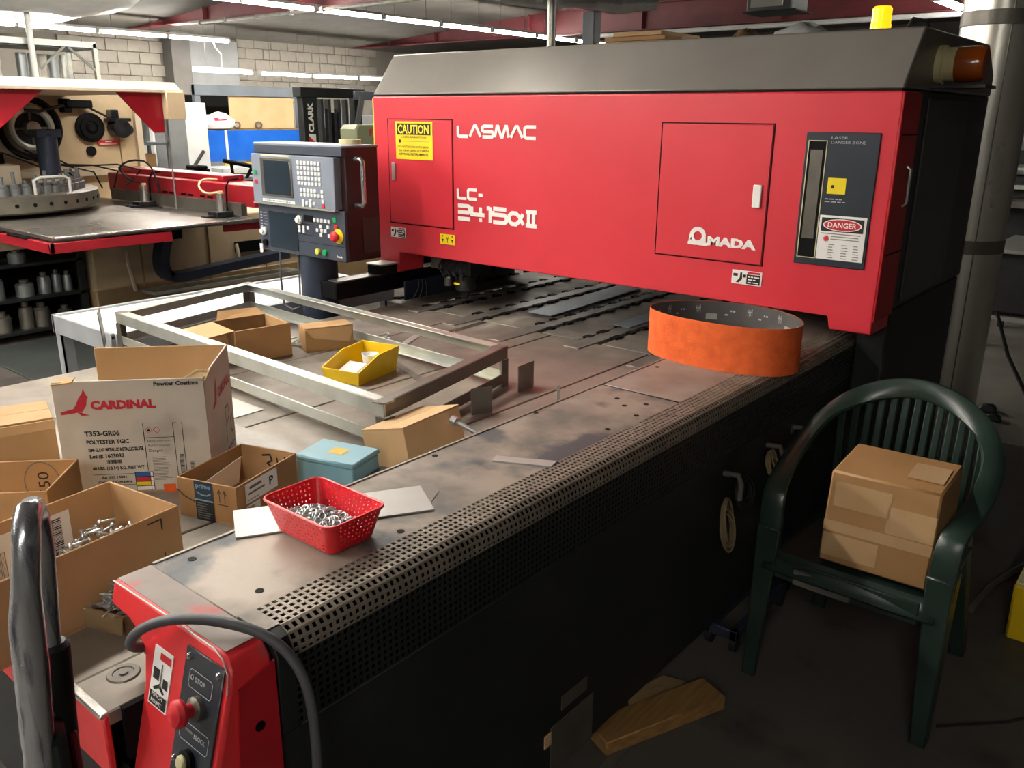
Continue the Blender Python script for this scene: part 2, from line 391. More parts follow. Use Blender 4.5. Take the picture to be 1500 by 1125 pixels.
# gantry front panel as a slab with lobes at both ends
g = B()
g.prism([(.872, .907), (1.02, .907), (1.03, .953), (3.225, .953), (3.235, .85), (3.37, .87), (3.385, .95), (3.385, 1.708), (.872, 1.708)], 'x', XF, 3.18)
gp = lp('front_panel', g, 'red', bevel=.006, seg=2)
lp('seam', B().box(XF+.006, .88, 1.708, 3.2, 3.38, 1.715), 'soft_black')
lp('hood', B().prism([(3.0, 1.715), (3.15, 1.91), (4.05, 1.91), (4.2, 1.80), (4.2, 1.715)], 'y', .872, 3.385), 'hood_grey', bevel=.008, seg=2)
bk = lp('gantry_body', B().box(3.18, .878, .96, 4.2, 3.37, 1.715), 'dark_panel', bevel=.006)
lp('side_panel', B().box(3.30, .868, .98, 3.85, .878, 1.69), 'side_grey', bevel=.003)
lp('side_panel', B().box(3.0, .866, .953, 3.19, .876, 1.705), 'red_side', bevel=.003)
for z in (1.57, 1.18): lp('panel_joint', B().box(3.02, .864, z, 3.19, .867, z+.004), 'soft_black')
lp('latch_bar', B().tube([(3.12, .864, 1.34), (3.12, .852, 1.35), (3.12, .852, 1.46), (3.12, .864, 1.47)], .006, 6), 'steel_bright')
lp('machine_foot', B().box(3.22, .88, 0, 4.18, .994, .962), 'machine_black', bevel=.01); lp('machine_foot', B().box(3.3, 3.40, 0, 4.15, 3.5, .962), 'machine_black', bevel=.01)
lp('edge_strip', B().box(3.004, 3.386, .95, 3.02, 3.392, 1.70), 'sign_yellow')
def frame_line(b, y0, z0, y1, z1, wd=.004):
    m = FB
    for a, c in (((-y0, z0), (-y1, z0)), ((-y0, z1), (-y1, z1)), ((-y0, z0), (-y0, z1)), ((-y1, z0), (-y1, z1))):
        x0, x1 = sorted((a[0], c[0])); q0, q1 = sorted((a[1], c[1]))
        b.box(XF-.0012, -x1-wd/2, q0-wd/2, XF+.004, -x0+wd/2, q1+wd/2)
    return b
def door(y0, y1, z0, z1):
    d = lp('access_door', B().box(XF-.004, y0+.004, z0+.004, XF+.002, y1-.004, z1-.004), 'red', bevel=.0015)
    lp('door_gap', frame_line(B(), y0, z0, y1, z1), 'soft_black', d); return d
dl = door(2.842, 3.281, 1.102, 1.603); dr = door(1.288, 1.739, 1.102, 1.602)
XD = XF-.0045
def dm(y, z): return basis((XD, y, z), (0, -1, 0), (0, 0, 1))
hl = lp('handle', B().box(XD-.008, 3.228, 1.312, XD, 3.252, 1.396), 'galv', dl, bevel=.002)
lp('handle', B().box(XD-.008, 1.312, 1.31, XD, 1.345, 1.392), 'letter_white', dr, bevel=.003)
# lettering painted on the front
SG = {'L': ([[(0, 1), (0, .14), (.1, 0), (.85, 0)]], .85), 'A': ([[(0, 0), (.38, 1), (.52, 1), (.9, 0)]], .9),
      'S': ([[(.85, 1), (.1, 1), (0, .9), (0, .6), (.1, .5), (.75, .5), (.85, .4), (.85, .1), (.75, 0), (0, 0)]], .85),
      'M': ([[(0, 0), (.16, 1), (.26, 1), (.5, .05), (.6, .05), (.84, 1), (.94, 1), (1.1, 0)]], 1.1),
      'C': ([[(.85, 1), (.12, 1), (0, .86), (0, .14), (.12, 0), (.85, 0)]], .85), '-': ([[(0, .5), (.4, .5)]], .4),
      '2': ([[(0, 1), (.75, 1), (.85, .92), (.85, .6), (.75, .5), (0, .5)], [(0, 0), (.9, 0)]], .85),
      '4': ([[(0, 1), (0, .42), (.9, .42)], [(.62, 1), (.62, .42)], [(.62, .16), (.62, -.1)]], .9),
      '1': ([[(0, .98), (.24, .98)], [(.24, 1.08), (.24, -.1)]], .28), '5': ([[(.9, 1), (0, 1)], [(0, .82), (0, .56), (.78, .56), (.9, .46), (.9, .1), (.78, 0), (0, 0)]], .9),
      'a': ([[(.95, .8), (.72, .25), (.5, 0), (.22, 0), (.04, .22), (.04, .58), (.22, .8), (.5, .8), (.72, .55), (.98, 0)]], .98),
      'I': ([[(.18, 1), (.18, 0)], [(.5, 1), (.5, 0)], [(0, 1), (.7, 1)], [(0, 0), (.7, 0)]], .7)}
GP = .16
def stroke_word(s, y, z, h, wtot, wd, name='lettering', label=None):
    tot = sum(SG[c][1] for c in s)+GP*(len(s)-1); u = wtot/tot; x = 0; b = B()
    for c in s:
        strokes(b, [[(px+x, pz) for px, pz in ln] for ln in SG[c][0]], fm(y, z), u, h, wd, .001); x += SG[c][1]+GP
    return lp(name, b, 'letter_white', label=label, smooth=False)
stroke_word('LASMAC', 2.808, 1.531, .046, .456, .0145, label='white painted letters LASMAC')
stroke_word('LC-', 2.812, 1.252, .042, .155, .014, label='white painted letters LC-')
stroke_word('2415aI', 2.812, 1.158, .060, .472, .0185, label='white painted model number 2415 alpha II')
am = B(); m = dm(1.594, 1.155)
strokes(am, [circ(.04, .034, .026, .026, 22)+[circ(.04, .034, .026, .026, 22)[0]]], m, 1, 1, .017, .001)
strokes(am, [[(.0, .005), (.034, .005)], [(.046, .005), (.084, .005)], [(.008, .004), (.010, .034)], [(.070, .004), (.068, .034)]], m, 1, 1, .012, .001)
lp('logo', am, 'letter_white', dr, smooth=False, label='white round letter A of the maker logo')
text(dr, 'lettering', 'MADA', dm(1.512, 1.157), .196, .036, 'letter_white', True, bold=.06, thick=.001)
# caution sign
cs = lp('caution_sign', B().box(XD-.0015, 2.968, 1.416, XD, 3.221, 1.593), 'sign_yellow')
m = basis((XD-.0017, 3.221, 1.416), (0, -1, 0), (0, 0, 1))
lp('sign_header', rect(B(), .012, .115, .241, .168, m), 'sign_black', cs)
text(cs, 'lettering', 'CAUTION', basis((XD-.0017, 3.203, 1.536), (0, -1, 0), (0, 0, 1)), .212, .042, 'sign_yellow', True, bold=.025, thick=.001)
def tl(par, s, y, z, wdt, h, mat='sign_black', x=XD-.0017, bold=.0): text(par, 'lettering', s, basis((x, y, z), (0, -1, 0), (0, 0, 1)), wdt, h, mat, True, bold, .0008)
tl(cs, 'LASER RADIATION', 3.18, 1.516, .17, .010); tl(cs, 'DO NOT STARE INTO BEAM', 3.206, 1.470, .215, .010); tl(cs, 'OR VIEW DIRECTLY WITH', 3.200, 1.453, .205, .010, bold=.01); tl(cs, 'OPTICAL INSTRUMENTS', 3.198, 1.435, .20, .011, bold=.02)
lp('sign_dot', flat(B(), circ(.03, .085, .008), m), 'sign_black', cs); lp('sign_rule', rect(B(), .05, .084, .235, .0855, m), 'ink_grey', cs)
# small stickers on the front
def pinch(y0, y1, z0, z1):
    s = lp('warning_sticker', B().box(XF-.0022, y0, z0, XF-.001, y1, z1), 'sign_white'); mm = basis((XF-.0024, y1, z0), (0, -1, 0), (0, 0, 1)); W = y1-y0; H = z1-z0
    lp('pictogram', rect(flat(rect(B(), .05*W, .55*H, .2*W, .75*H, mm), [(.15*W, .12*H), (.24*W, .1*H), (.36*W, .38*H), (.34*W, .85*H), (.28*W, .85*H), (.27*W, .45*H)], mm), .38*W, .5*H, .48*W, .72*H, mm), 'sign_black', s)
    b = B()
    for k, (u, v) in enumerate(((.55, .66), (.69, .72), (.74, .9), (.55, .68), (.72, .8), (.55, .61), (.64, .72), (.75, .92))): r_ = (0, 0, 0, 1, 1, 2, 2, 2)[k]; rect(b, u*W, (.15+.2*r_)*H, v*W, (.23+.2*r_)*H, mm, .001)
    lp('text_block', rect(B(), .5*W, .06*H, .95*W, .76*H, mm), 'sign_black', s); lp('small_print', b, 'sign_white', s); lp('header', rect(B(), .52*W, .8*H, .94*W, .95*H, mm), 'sign_red', s)
pinch(3.173, 3.281, 1.029, 1.080); pinch(1.283, 1.402, 1.026, 1.078)
ys = lp('axis_sticker', B().box(XF-.0022, 2.834, 1.026, XF-.001, 2.933, 1.075), 'sign_yellow'); tl(ys, 'Y', 2.892, 1.035, .018, .028, x=XF-.0024)
mm = basis((XF-.0024, 2.933, 1.026), (0, -1, 0), (0, 0, 1)); b = B()
for x in (.018, .081): flat(rect(b, x-.002, .01, x+.002, .026, mm), [(x-.008, .024), (x, .014), (x+.008, .024)][::-1], mm); flat(b, circ(x, .04, .004, n=8), mm)
lp('arrow', b, 'sign_black', ys)
# window panel with slot and danger sign
wp = lp('window_panel', B().box(XF-.005, .923, 1.129, XF-.0005, 1.171, 1.578), 'slate', bevel=.002); XW = XF-.0055
sl = lp('slot_frame', B().box(XW-.001, 1.095, 1.152, XW, 1.161, 1.155).box(XW-.001, 1.095, 1.548, XW, 1.161, 1.551).box(XW-.001, 1.095, 1.152, XW, 1.098, 1.551).box(XW-.001, 1.158, 1.152, XW, 1.161, 1.551), 'cream', wp)
lp('slot', B().box(XW-.0006, 1.098, 1.155, XW, 1.158, 1.548), 'soft_black', wp); lp('shutter', B().box(XW-.0012, 1.108, 1.22, XW, 1.15, 1.52), 'galv_dark', wp)
tl(wp, 'LASER', 1.083, 1.556, .055, .009, 'letter_grey', XW); tl(wp, 'DANGER ZONE', 1.083, 1.541, .115, .009, 'letter_grey', XW)
s = lp('beam_sticker', B().box(XW-.001, 1.017, 1.376, XW, 1.079, 1.429), 'sign_yellow', wp)
lp('beam_mark', flat(B(), circ(.018, .024, .006, n=9), basis((XW-.0012, 1.079, 1.376), (0, -1, 0), (0, 0, 1))), 'sign_black', wp)
b = B(); mm = basis((XW-.0004, 1.083, 1.345), (0, -1, 0), (0, 0, 1))
for u, v, q in ((0, .012, .012), (.015, .032, .012), (.036, .045, .012), (.048, .058, .012), (0, .018, .003), (.022, .04, .003), (.044, .056, .003), (.06, .07, .003)): rect(b, u, q, v, q+.0032, mm)
lp('small_print', b, 'letter_grey', wp)
ds = lp('danger_sign', B().box(XW-.002, .932, 1.153, XW-.0005, 1.092, 1.304), 'sign_white', bevel=.0008); XS = XW-.0024
m = basis((XS, 1.092, 1.153), (0, -1, 0), (0, 0, 1))
lp('sign_header', rect(B(), .008, .097, .152, .143, m), 'sign_black', ds); lp('sign_ring', flat(B(), circ(.08, .12, .066, .021, 28), m, .0008), 'sign_white', ds); lp('sign_oval', flat(B(), circ(.08, .12, .062, .018, 28), m, .0011), 'sign_red', ds)
tl(ds, 'DANGER', 1.061, 1.264, .098, .018, 'sign_white', XS-.001, .02)
b = B(); flat(b, [(.03+(.012 if k % 2 else .007)*math.cos(k*PI/10), .072+(.012 if k % 2 else .007)*math.sin(k*PI/10)) for k in range(20)], m); lp('starburst', b, 'sign_red', ds)
b = B(); rnd = random.Random(3)
for k in range(9):
    z = .088-.009*k
    if k < 3: rect(b, .045 if k else .01, z, .15-.02*rnd.random(), z+.003, m)
    else:
        for x in (.04, .085, .125): rect(b, x, z-.01, x+.015+.008*rnd.random(), z-.007, m)
lp('small_print', b, 'ink_soft', ds)
# beacons
bc = lp('beacon', B().lathe([(.036, 0), (.036, .02), (.034, .022), (.034, .075), (.028, .082), (0, .083)], (3.46, 1.12, 1.93), 20), 'amber', label='lit amber beacon')
lp('beacon_base', B().cyl((3.46, 1.12, 1.91), (3.46, 1.12, 1.935), .04, n=20), 'cream', bc)
mb = Matrix.Translation((3.35, .872, 1.80)) @ Matrix.Rotation(PI/2, 4, 'X')
bh = lp('beacon', B().lathe([(.058, .06), (.058, .135), (.05, .148), (0, .15)], n=24, m=mb), 'amber_dark', label='unlit dark amber beacon lying sideways')
lp('beacon_base', B().lathe([(.064, 0), (.064, .02), (.056, .024), (.056, .06), (0, .062)], n=24, m=mb), 'cream', bh)
lp('beacon_bracket', B().box(3.27, .70, 1.722, 3.43, .872, 1.732), 'dark_panel', bh)
lp('beacon_cable', B().tube([(3.5, 1.05, 1.92), (3.5, 1.02, 1.97), (3.52, .98, 1.96), (3.55, .96, 1.91)], .006, 6), 'rubber')
# cutting head under the gantry
ch = lp('cutting_head', B().box(3.10, 2.83, .86, 3.26, 3.02, .99).cyl((3.14, 2.90, .86), (3.14, 2.90, .78), .055, .05).cyl((3.14, 2.90, .78), (3.14, 2.90, .735), .035, .012), 'machine_black', bevel=.004)
lp('head_label', B().box(3.082, 2.885, .815, 3.084, 2.925, .825), 'sign_yellow', ch); lp('head_bracket', B().box(3.09, 3.02, .88, 3.12, 3.09, .97).cyl((3.10, 2.98, .84), (3.10, 2.98, .80), .02), 'galv_dark', ch)
for k in range(4): lp('head_hose', B().tube([(3.10, 2.85+.05*k, .95), (3.06, 2.86+.05*k, .90), (3.08, 2.86+.04*k, .84)], .006, 6), 'rubber', ch)
for k in range(3): lp('head_fitting', B().cyl((3.08, 2.86+.055*k, .87), (3.068, 2.86+.055*k, .87), .012, n=10), 'chrome_dull', ch)
# bed: base, plates, strips
lp('bed_base', B().box(.50, 1.36, .40, 5.2, 3.20, .664), 'machine_black'); lp('rail_base', B().box(.62, 1.05, .07, 4.2, 1.4, .60), 'machine_black')
for y0, y1 in ((1.345, 1.705), (1.712, 2.20), (2.206, 2.72), (2.726, 3.20)):
    lp('bed_plate', B().box(.478, y0, .672, 2.945, y1, .70), 'steel_bed', bevel=.003)
lp('bed_subframe', B().box(.50, 1.35, .62, 5.2, 3.19, .67), 'soft_black')
lp('bed_plate', B().box(.478, 1.232, .672, .60, 1.3445, .70), 'steel_bed', bevel=.003); lp('bed_notch', B().box(.50, 1.222, .60, .62, 1.235, .699), 'soft_black')
lp('bed_trim', B().box(.470, 1.232, .575, .482, 3.2, .692), 'red_worn', bevel=.003)
lp('bed_trim', B().box(.466, 1.232, .690, .482, 3.2, .6995), 'steel_bright', bevel=.002)
lp('bed_apron', B().box(.485, 1.0, .25, .50, 3.2, .58), 'machine_black')
y = 1.40; k = 0
while y < 3.1:
    wd = (.20, .07, .24, .08)[k % 4]
    if k % 2 == 0: lp('bed_strip', B().box(2.96, y, .672, 5.2, y+wd, .699), 'steel_bed', bevel=.002)
    else:
        lp('bed_strip', B().box(2.70+.04*(k % 5), y, .672, 5.2, y+wd, .705), 'steel_strip', bevel=.002)
    t = B()
    for q in range(18):
        x = 2.98+q*.12+.03*(k % 3)+random.uniform(0, .03); t.box(x, y+wd-.012, .69, x+.05*random.uniform(.6, 1.2), y+wd+.024, .7062)
    lp('strip_teeth', t, 'soft_black')['kind'] = 'stuff'; y += wd+.02; k += 1
for x, yy in ((.60, 1.30), (.62, 1.62), (1.05, 2.30), (1.15, 1.98), (1.35, 2.45)):
    lp('bed_hole', B().cyl((x, yy, .700), (x, yy, .7012), .014, n=18), 'soft_black')
lp('bed_screw', B().lathe([(.028, 0), (.026, .003), (.018, .003), (.017, .001), (.007, .001), (.007, .004), (0, .004)], (.545, 1.31, .70), 22), 'galv_dark')
# far side rail with junction box and hanging guard
lp('rail_beam', B().box(2.60, 3.25, .76, 4.1, 3.38, .845), 'soft_black', bevel=.006)
lp('rail_top', B().box(2.62, 3.255, .845, 4.1, 3.33, .85), 'plate_dark')
jb = lp('junction_box', B().box(2.88, 3.235, .85, 2.99, 3.34, .895), 'soft_black', bevel=.004); lp('junction_lid', B().box(2.875, 3.23, .895, 2.995, 3.345, .903), 'sheet_grey', jb, bevel=.002)
lp('guard_flap', B().box(3.02, 3.215, .702, 3.46, 3.225, .80), 'navy', bevel=.002)
for q in range(3): lp('guard_wire', B().tube([(3.12+.02*q, 3.21, .80), (3.10+.03*q, 3.195, .76), (3.06+.05*q, 3.2, .703)], .003, 5), 'cable_grey')
# near side cover with plate and square-hole grille
lp('cover_plate', B().box(.64, 1.094, .838, 2.075, 1.364, .85), 'cover_dusty', bevel=.004); lp('cover_plate', B().box(2.079, 1.094, .838, 4.2, 1.364, .85), 'cover_blush', bevel=.004)
lp('cover_wall', B().box(.64, 1.350, .70, 4.2, 1.362, .842), 'cover_blush'); lp('cover_lip', B().box(.645, 1.358, .8502, 4.2, 1.366, .8525), 'cover_blush', bevel=.001)
lp('cover_side', B().box(.63, 1.002, .10, 4.2, 1.022, .675), 'machine_black', bevel=.004); lp('cover_core', B().box(.66, 1.05, .60, 4.2, 1.34, .78), 'soft_black')
lp('cover_seam', B().box(2.0752, 1.1, .8395, 2.0788, 1.364, .8498), 'soft_black')
for x, yy in ((.70, 1.325), (.715, 1.14), (.98, 1.345), (1.02, 1.118), (1.34, 1.34), (1.45, 1.185), (1.74, 1.35), (1.76, 1.13), (1.9, 1.13), (1.95, 1.2), (2.0, 1.16), (1.99, 1.25), (2.35, 1.33)):
    lp('cover_hole', B().cyl((x, yy, .8495), (x, yy, .8508), .0075, n=14), 'soft_black')
def grille(x0, x1, part_, mat):
    prof = [(1.097-.014*i, .85) for i in range(6)]; cy, cz, r = 1.030, .818, .032
    prof += [(cy+r*math.cos(a), cz+r*math.sin(a)) for a in (PI*.5+.22+i*(PI*.5)/3.4 for i in range(1, 4))]
    prof = [p for p in prof]; yl, zl = prof[-1]
    prof = prof+[(.9985, .806-.014*i) for i in range(10)]
    prof = prof[:10] if part_ == 'top' else prof[9:]
    P = 0.014; nc = int((x1-x0)/P); b = B(); nr = len(prof)-1; hf = .215
    for i in range(nr):
        (ya, za), (yb, zb) = prof[i], prof[i+1]
        for j in range(nc):
            xa = x0+j*P; xb = xa+P
            o = [(xa, ya, za), (xb, ya, za), (xb, yb, zb), (xa, yb, zb)]
            q = []
            for u, v in ((hf, hf), (1-hf, hf), (1-hf, 1-hf), (hf, 1-hf)): q.append((xa+P*u, ya+(yb-ya)*v, za+(zb-za)*v))
            b.add(o+q, [(0, 1, 5, 4), (1, 2, 6, 5), (2, 3, 7, 6), (3, 0, 4, 7)])
    me = bpy.data.meshes.new('grille'); off = LM.location
    me.from_pydata([(v[0]-off.x, v[1]-off.y, v[2]-off.z) for v in b.v], [], b.f)
    bm = bmesh.new(); bm.from_mesh(me); bmesh.ops.remove_doubles(bm, verts=bm.verts, dist=.0002); bmesh.ops.recalc_face_normals(bm, faces=bm.faces); bm.to_mesh(me); bm.free()
    o = link('grille', me, mat, LM); o['kind'] = 'stuff'; s_ = o.modifiers.new('s', 'SOLIDIFY'); s_.thickness = .0022; s_.offset = 0
for x0, x1 in ((.675, 2.0765), (2.0785, 4.19)): grille(x0, x1, 'top', 'grille'); grille(x0, x1, 'side', 'machine_black')
lp('grille_end', B().prism([(1.098, .851), (1.03, .851), (1.007, .843), (.997, .82), (.997, .675), (1.01, .675), (1.01, .815), (1.03, .838), (1.098, .838)], 'x', .645, .676), 'machine_black', bevel=.002); lp('grille_end_top', B().box(.645, 1.03, .8505, .676, 1.098, .8525), 'cover_dusty')
for (x0, z0, x1, z1, mt) in ((1.37, .10, 1.545, .235, 'galv_dark'), (1.41, .262, 1.515, .30, 'galv_dark'), (1.345, .19, 1.372, .225, 'card_edge'), (2.70, .60, 2.73, .63, 'galv_dark')):
    q = lp('rating_plate', B().box(x0, .9995, z0, x1, 1.002, z1), mt)
# red end cap with control panel
cap = B(); F_ = lambda z: .575-(.85-z)*.27
out = [(1.0, .30), (1.0, .80), (1.006, .828), (1.022, .845), (1.045, .85), (1.364, .85), (1.364, .808), (1.30, .803), (1.262, .79), (1.238, .765), (1.226, .72), (1.22, .30)]
n = len(out); cap.add([(F_(z), y, z) for y, z in out]+[(.641, y, z) for y, z in out], [tuple(range(n)), tuple(range(2*n-1, n-1, -1))]+[(i, (i+1) % n, n+(i+1) % n, n+i) for i in range(n)])
lp('end_cap', cap, 'red_worn', bevel=.006, seg=2)
lp('cap_top', B().box(.580, 1.03, .8502, .640, 1.36, .8512), 'red_dusty')
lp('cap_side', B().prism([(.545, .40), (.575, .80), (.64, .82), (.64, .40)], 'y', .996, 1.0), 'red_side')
for z in (.72, .58): lp('cap_hole', B().cyl((.605, .9955, z), (.605, .9975, z), .009, n=14), 'soft_black')
sn = Vector((-.27, 0, 1)).normalized()
sn = Vector((.27, 0, 1)).normalized(); nrm = Vector((0, -1, 0)).cross(sn)
def cm(y, z, off=.0): p = Vector((F_(z), y, z))+nrm*off; return basis(p, (0, -1, 0), sn)
def pnl(y0, y1, z0, z1, t, mat, name, par=None, bev=0):
    b = B(); b.hexa([cm(y1, z0) @ Vector((0, 0, 0)), cm(y0, z0) @ Vector((0, 0, 0)), cm(y0, z1) @ Vector((0, 0, 0)), cm(y1, z1) @ Vector((0, 0, 0)),
                     cm(y1, z0) @ Vector((0, 0, t)), cm(y0, z0) @ Vector((0, 0, t)), cm(y0, z1) @ Vector((0, 0, t)), cm(y1, z1) @ Vector((0, 0, t))])
    return lp(name, b, mat, par, bevel=bev)
bp = pnl(1.015, 1.117, .45, .832, .004, 'slate', 'button_panel', None, .001)
for y, z in ((1.106, .818), (1.026, .818), (1.108, .655)): lp('panel_screw', B().lathe([(.006, 0), (.005, .003), (.002, .0045), (.0018, .003), (0, .003)], n=14, m=cm(y, z, .004)), 'steel_bright', bp)
mp = cm(1.066, .752, .004)
lp('stop_button', B().lathe([(.011, .012), (.011, .026), (.021, .028), (.022, .034), (.018, .041), (.009, .044), (0, .045)], n=24, m=mp), 'sign_red', bp, label='red mushroom stop button')
lp('stop_collar', B().lathe([(.019, 0), (.019, .008), (.014, .012), (0, .013)], n=24, m=mp), 'galv_dark', bp)
mw = cm(1.070, .668, .004)
lp('push_button', B().lathe([(.012, .008), (.012, .014), (.009, .017), (0, .018)], n=22, m=mw), 'cream', bp, label='cream push button'); lp('push_collar', B().lathe([(.018, 0), (.018, .008), (.013, .011), (0, .011)], n=22, m=mw), 'soft_black', bp)
def outline(par, y0, y1, z0, z1):
    b = B(); m = cm(y1, z0, .0045); W = y1-y0; H = (z1-z0)*1.036
    strokes(b, [[(.004, 0), (W-.004, 0), (W, .004), (W, H-.004), (W-.004, H), (.004, H), (0, H-.004), (0, .004), (.004, 0)]], m, 1, 1, .0012, .0004)
    lp('print_frame', b, 'letter_grey', par)
outline(bp, 1.036, 1.098, .775, .803); outline(bp, 1.026, 1.103, .693, .722)
text(bp, 'lettering', 'STOP', cm(1.082, .787, .0045), .028, .008, 'letter_grey', True, .01, .0006)
text(bp, 'lettering', 'BLOCK', cm(1.064, .706, .0045), .030, .0075, 'letter_grey', True, .01, .0006); lp('worn_print', rect(rect(B(), .0, .0, .006, .007, cm(1.099, .708, .0045)), .010, .001, .030, .006, cm(1.099, .708, .0045)), 'ink_grey', bp); lp('stop_icon', B().torus(cm(1.090, .791, .005) @ Vector((0, 0, 0)), nrm, .0035, .0008, 14, 5), 'letter_grey', bp)
pl = pnl(1.152, 1.207, .702, .797, .0015, 'sign_white', 'pinch_label'); b = B(); m = cm(1.207, .702, .0018)
lp('pictogram', flat(rect(rect(B(), .006, .045, .024, .064, m), .036, .038, .050, .054, m), [(.010, .030), (.028, .042), (.044, .030), (.040, .027), (.028, .034), (.014, .027)], m), 'sign_black', pl)
lp('pictogram_bar', rect(B(), .0275, .036, .031, .075, m), 'ink_grey', pl); lp('header', rect(B(), .020, .080, .052, .092, m), 'sign_red', pl); lp('footer', rect(B(), .003, .003, .052, .024, m), 'sign_black', pl)
text(pl, 'lettering', 'PINCH', cm(1.197, .7185, .0022), .032, .0065, 'sign_white', True, .01, .0006); text(pl, 'lettering', 'POINT', cm(1.197, .708, .0022), .032, .0065, 'sign_white', True, .01, .0006)
lp('edge_wear', B().tube([(.572, 1.36, .850), (.5735, 1.2, .8515), (.5735, 1.05, .8515), (.570, 1.024, .846), (.566, 1.007, .829), (.558, 1.0, .80)], .0013, 6), 'sheet_grey')
lp('cable', B().tube(dens2([(.60, 1.26, .765), (.56, 1.25, .77), (.528, 1.238, .795), (.530, 1.21, .832), (.548, 1.17, .860), (.575, 1.12, .874), (.604, 1.07, .874), (.635, 1.02, .862), (.655, .985, .835), (.668, .962, .79), (.672, .95, .72), (.668, .945, .62), (.66, .945, .45)]), .0085, 10), 'cable_grey', label='thick grey cable looping over the red end cap')
# ------------------------------------------------------------------ operator console
OC = thing('operator_console', 'grey and dark blue control console with screen and keypad on a black post', 'console', (2.66, 3.43, 0))
def op(name, b, mat, parent=None, **k): return part(parent or OC, name, b, mat, True, **k)
XC = 2.55; Y0, Y1 = 3.10, 3.765
op('cabinet', B().box(XC+.02, Y0, .967, 2.765, Y1, 1.485), 'console_side', bevel=.004)
op('top_plate', B().box(XC, Y0-.002, 1.478, 2.768, Y1+.002, 1.49), 'console_grey', bevel=.003)
op('upper_bezel', B().box(XC, Y0, 1.44, XC+.03, Y1, 1.48), 'console_blue', bevel=.003)
up = op('upper_face', B().box(XC-.02, Y0+.035, 1.205, XC+.03, Y1, 1.437), 'console_grey', bevel=.003)
op('face_ledge', B().box(XC-.024, Y0+.035, 1.198, XC, Y1, 1.206), 'galv')
lw = op('lower_face', B().box(XC, Y0, .967, XC+.02, Y1, 1.20), 'console_blue', bevel=.003)
XU = XC-.0205; XL = XC-.0005
def cy(f): return Y1-f*(Y1-Y0)      # fraction across the face, from its left edge
sb = op('screen_bezel', B().box(XU-.004, cy(.49), 1.24, XU+.002, cy(.115), 1.422), 'galv_dark', up, bevel=.003)
op('screen', B().box(XU-.006, cy(.475), 1.25, XU-.003, cy(.16), 1.41), 'screen', up, bevel=.002)
op('title_strip', B().box(XU-.001, cy(.50), 1.212, XU+.001, cy(.115), 1.226), 'letter_white', up); op('strip_marks', barcode(B(), .02, .004, .235, .010, basis((XU-.0012, cy(.115), 1.212), (0, -1, 0), (0, 0, 1)), 22), 'ink_soft', up)
op('yellow_strip', B().box(XU-.001, cy(.46), 1.4275, XU+.001, cy(.13), 1.434), 'cream', up)
kme = B().box(-.004, -.009, -.0085, .002, .009, .0085); k0 = None
def key(parent, y, z, mat='key_white', x=XU, s=1):
    o = part(parent, 'key', kme, mat, False, .0015); o.location = Vector((x, y, z))-OC.location; o.scale = (1, s, s)
for r in range(5):
    for c_ in range(7): key(up, cy(.565+.0385*c_), 1.407-.0232*r)
for c_ in range(5): key(up, cy(.585+.0385*c_), 1.283); 
for c_ in range(7): key(up, cy(.585+.0385*c_), 1.262)
key(up, cy(.816), 1.283)
for a, q in ((.60, 1.232), (.60, 1.214), (.64, 1.224), (.68, 1.235), (.68, 1.216), (.72, 1.225), (.82, 1.238)): key(up, cy(a), q)
key(up, cy(.82), 1.218, 'key_red'); key(up, cy(.05), 1.35, 'key_green', s=1.2); key(up, cy(.05), 1.305, 'key_red', s=1.2)
op('dark_window', B().box(XL-.002, cy(.47), .985, XL+.002, cy(.13), 1.165), 'screen', lw, bevel=.002)
op('display', B().box(XL-.003, cy(.655), 1.135, XL, cy(.555), 1.165), 'soft_black', lw)
b = B()
for k in range(6): b.box(XL-.001, cy(.045), 1.15-.014*k, XL, cy(.025), 1.156-.014*k); b.box(XL-.001, cy(.105), 1.151-.014*k, XL, cy(.06), 1.153-.014*k)
op('scale_print', b, 'letter_grey', lw)
for a, z in ((.06, 1.06), (.505, 1.14)):
    op('knob', B().lathe([(.02, 0), (.02, .01), (.012, .014), (.012, .022), (0, .022)], n=18, m=basis((XL, cy(a), z), (0, -1, 0), (0, 0, 1))), 'knob_white', lw)
op('key_switch', B().lathe([(.016, 0), (.016, .012), (0, .012)], n=18, m=basis((XL, cy(.075), 1.005), (0, -1, 0), (0, 0, 1))), 'soft_black', lw)
op('key_tag', B().box(XL-.02, cy(.06), .955, XL-.015, cy(.03), .998), 'letter_white', lw)
for c_ in range(5): key(lw, cy(.675+.04*c_), 1.147, x=XL)
for a, z in ((.495, 1.105), (.545, 1.105), (.595, 1.105), (.495, 1.087), (.545, 1.087), (.74, 1.12), (.82, 1.12), (.70, 1.10), (.75, 1.10), (.79, 1.10), (.74, 1.08), (.83, 1.08)): key(lw, cy(a), z, x=XL)
key(lw, cy(.895), 1.157, 'key_green', XL, 1.35); key(lw, cy(.905), 1.125, 'key_red', XL, 1.35)
mk = basis((XL, cy(.93), 1.085), (0, -1, 0), (0, 0, 1))
op('stop_ring', B().lathe([(.034, 0), (.034, .004), (.018, .006), (0, .006)], n=24, m=mk), 'sign_yellow', lw); op('stop_button', B().lathe([(.012, .006), (.012, .02), (.024, .022), (.025, .03), (.016, .04), (0, .042)], n=24, m=mk), 'sign_red', lw)
for a, mt in ((.70, 'key_yellow'), (.78, 'key_green')): op('start_button', B().lathe([(.014, 0), (.014, .012), (0, .014)], n=18, m=basis((XL, cy(a), 1.0), (0, -1, 0), (0, 0, 1))), mt, lw)
b = B(); m = basis((XL-.001, Y1, .967), (0, -1, 0), (0, 0, 1)); W = Y1-Y0
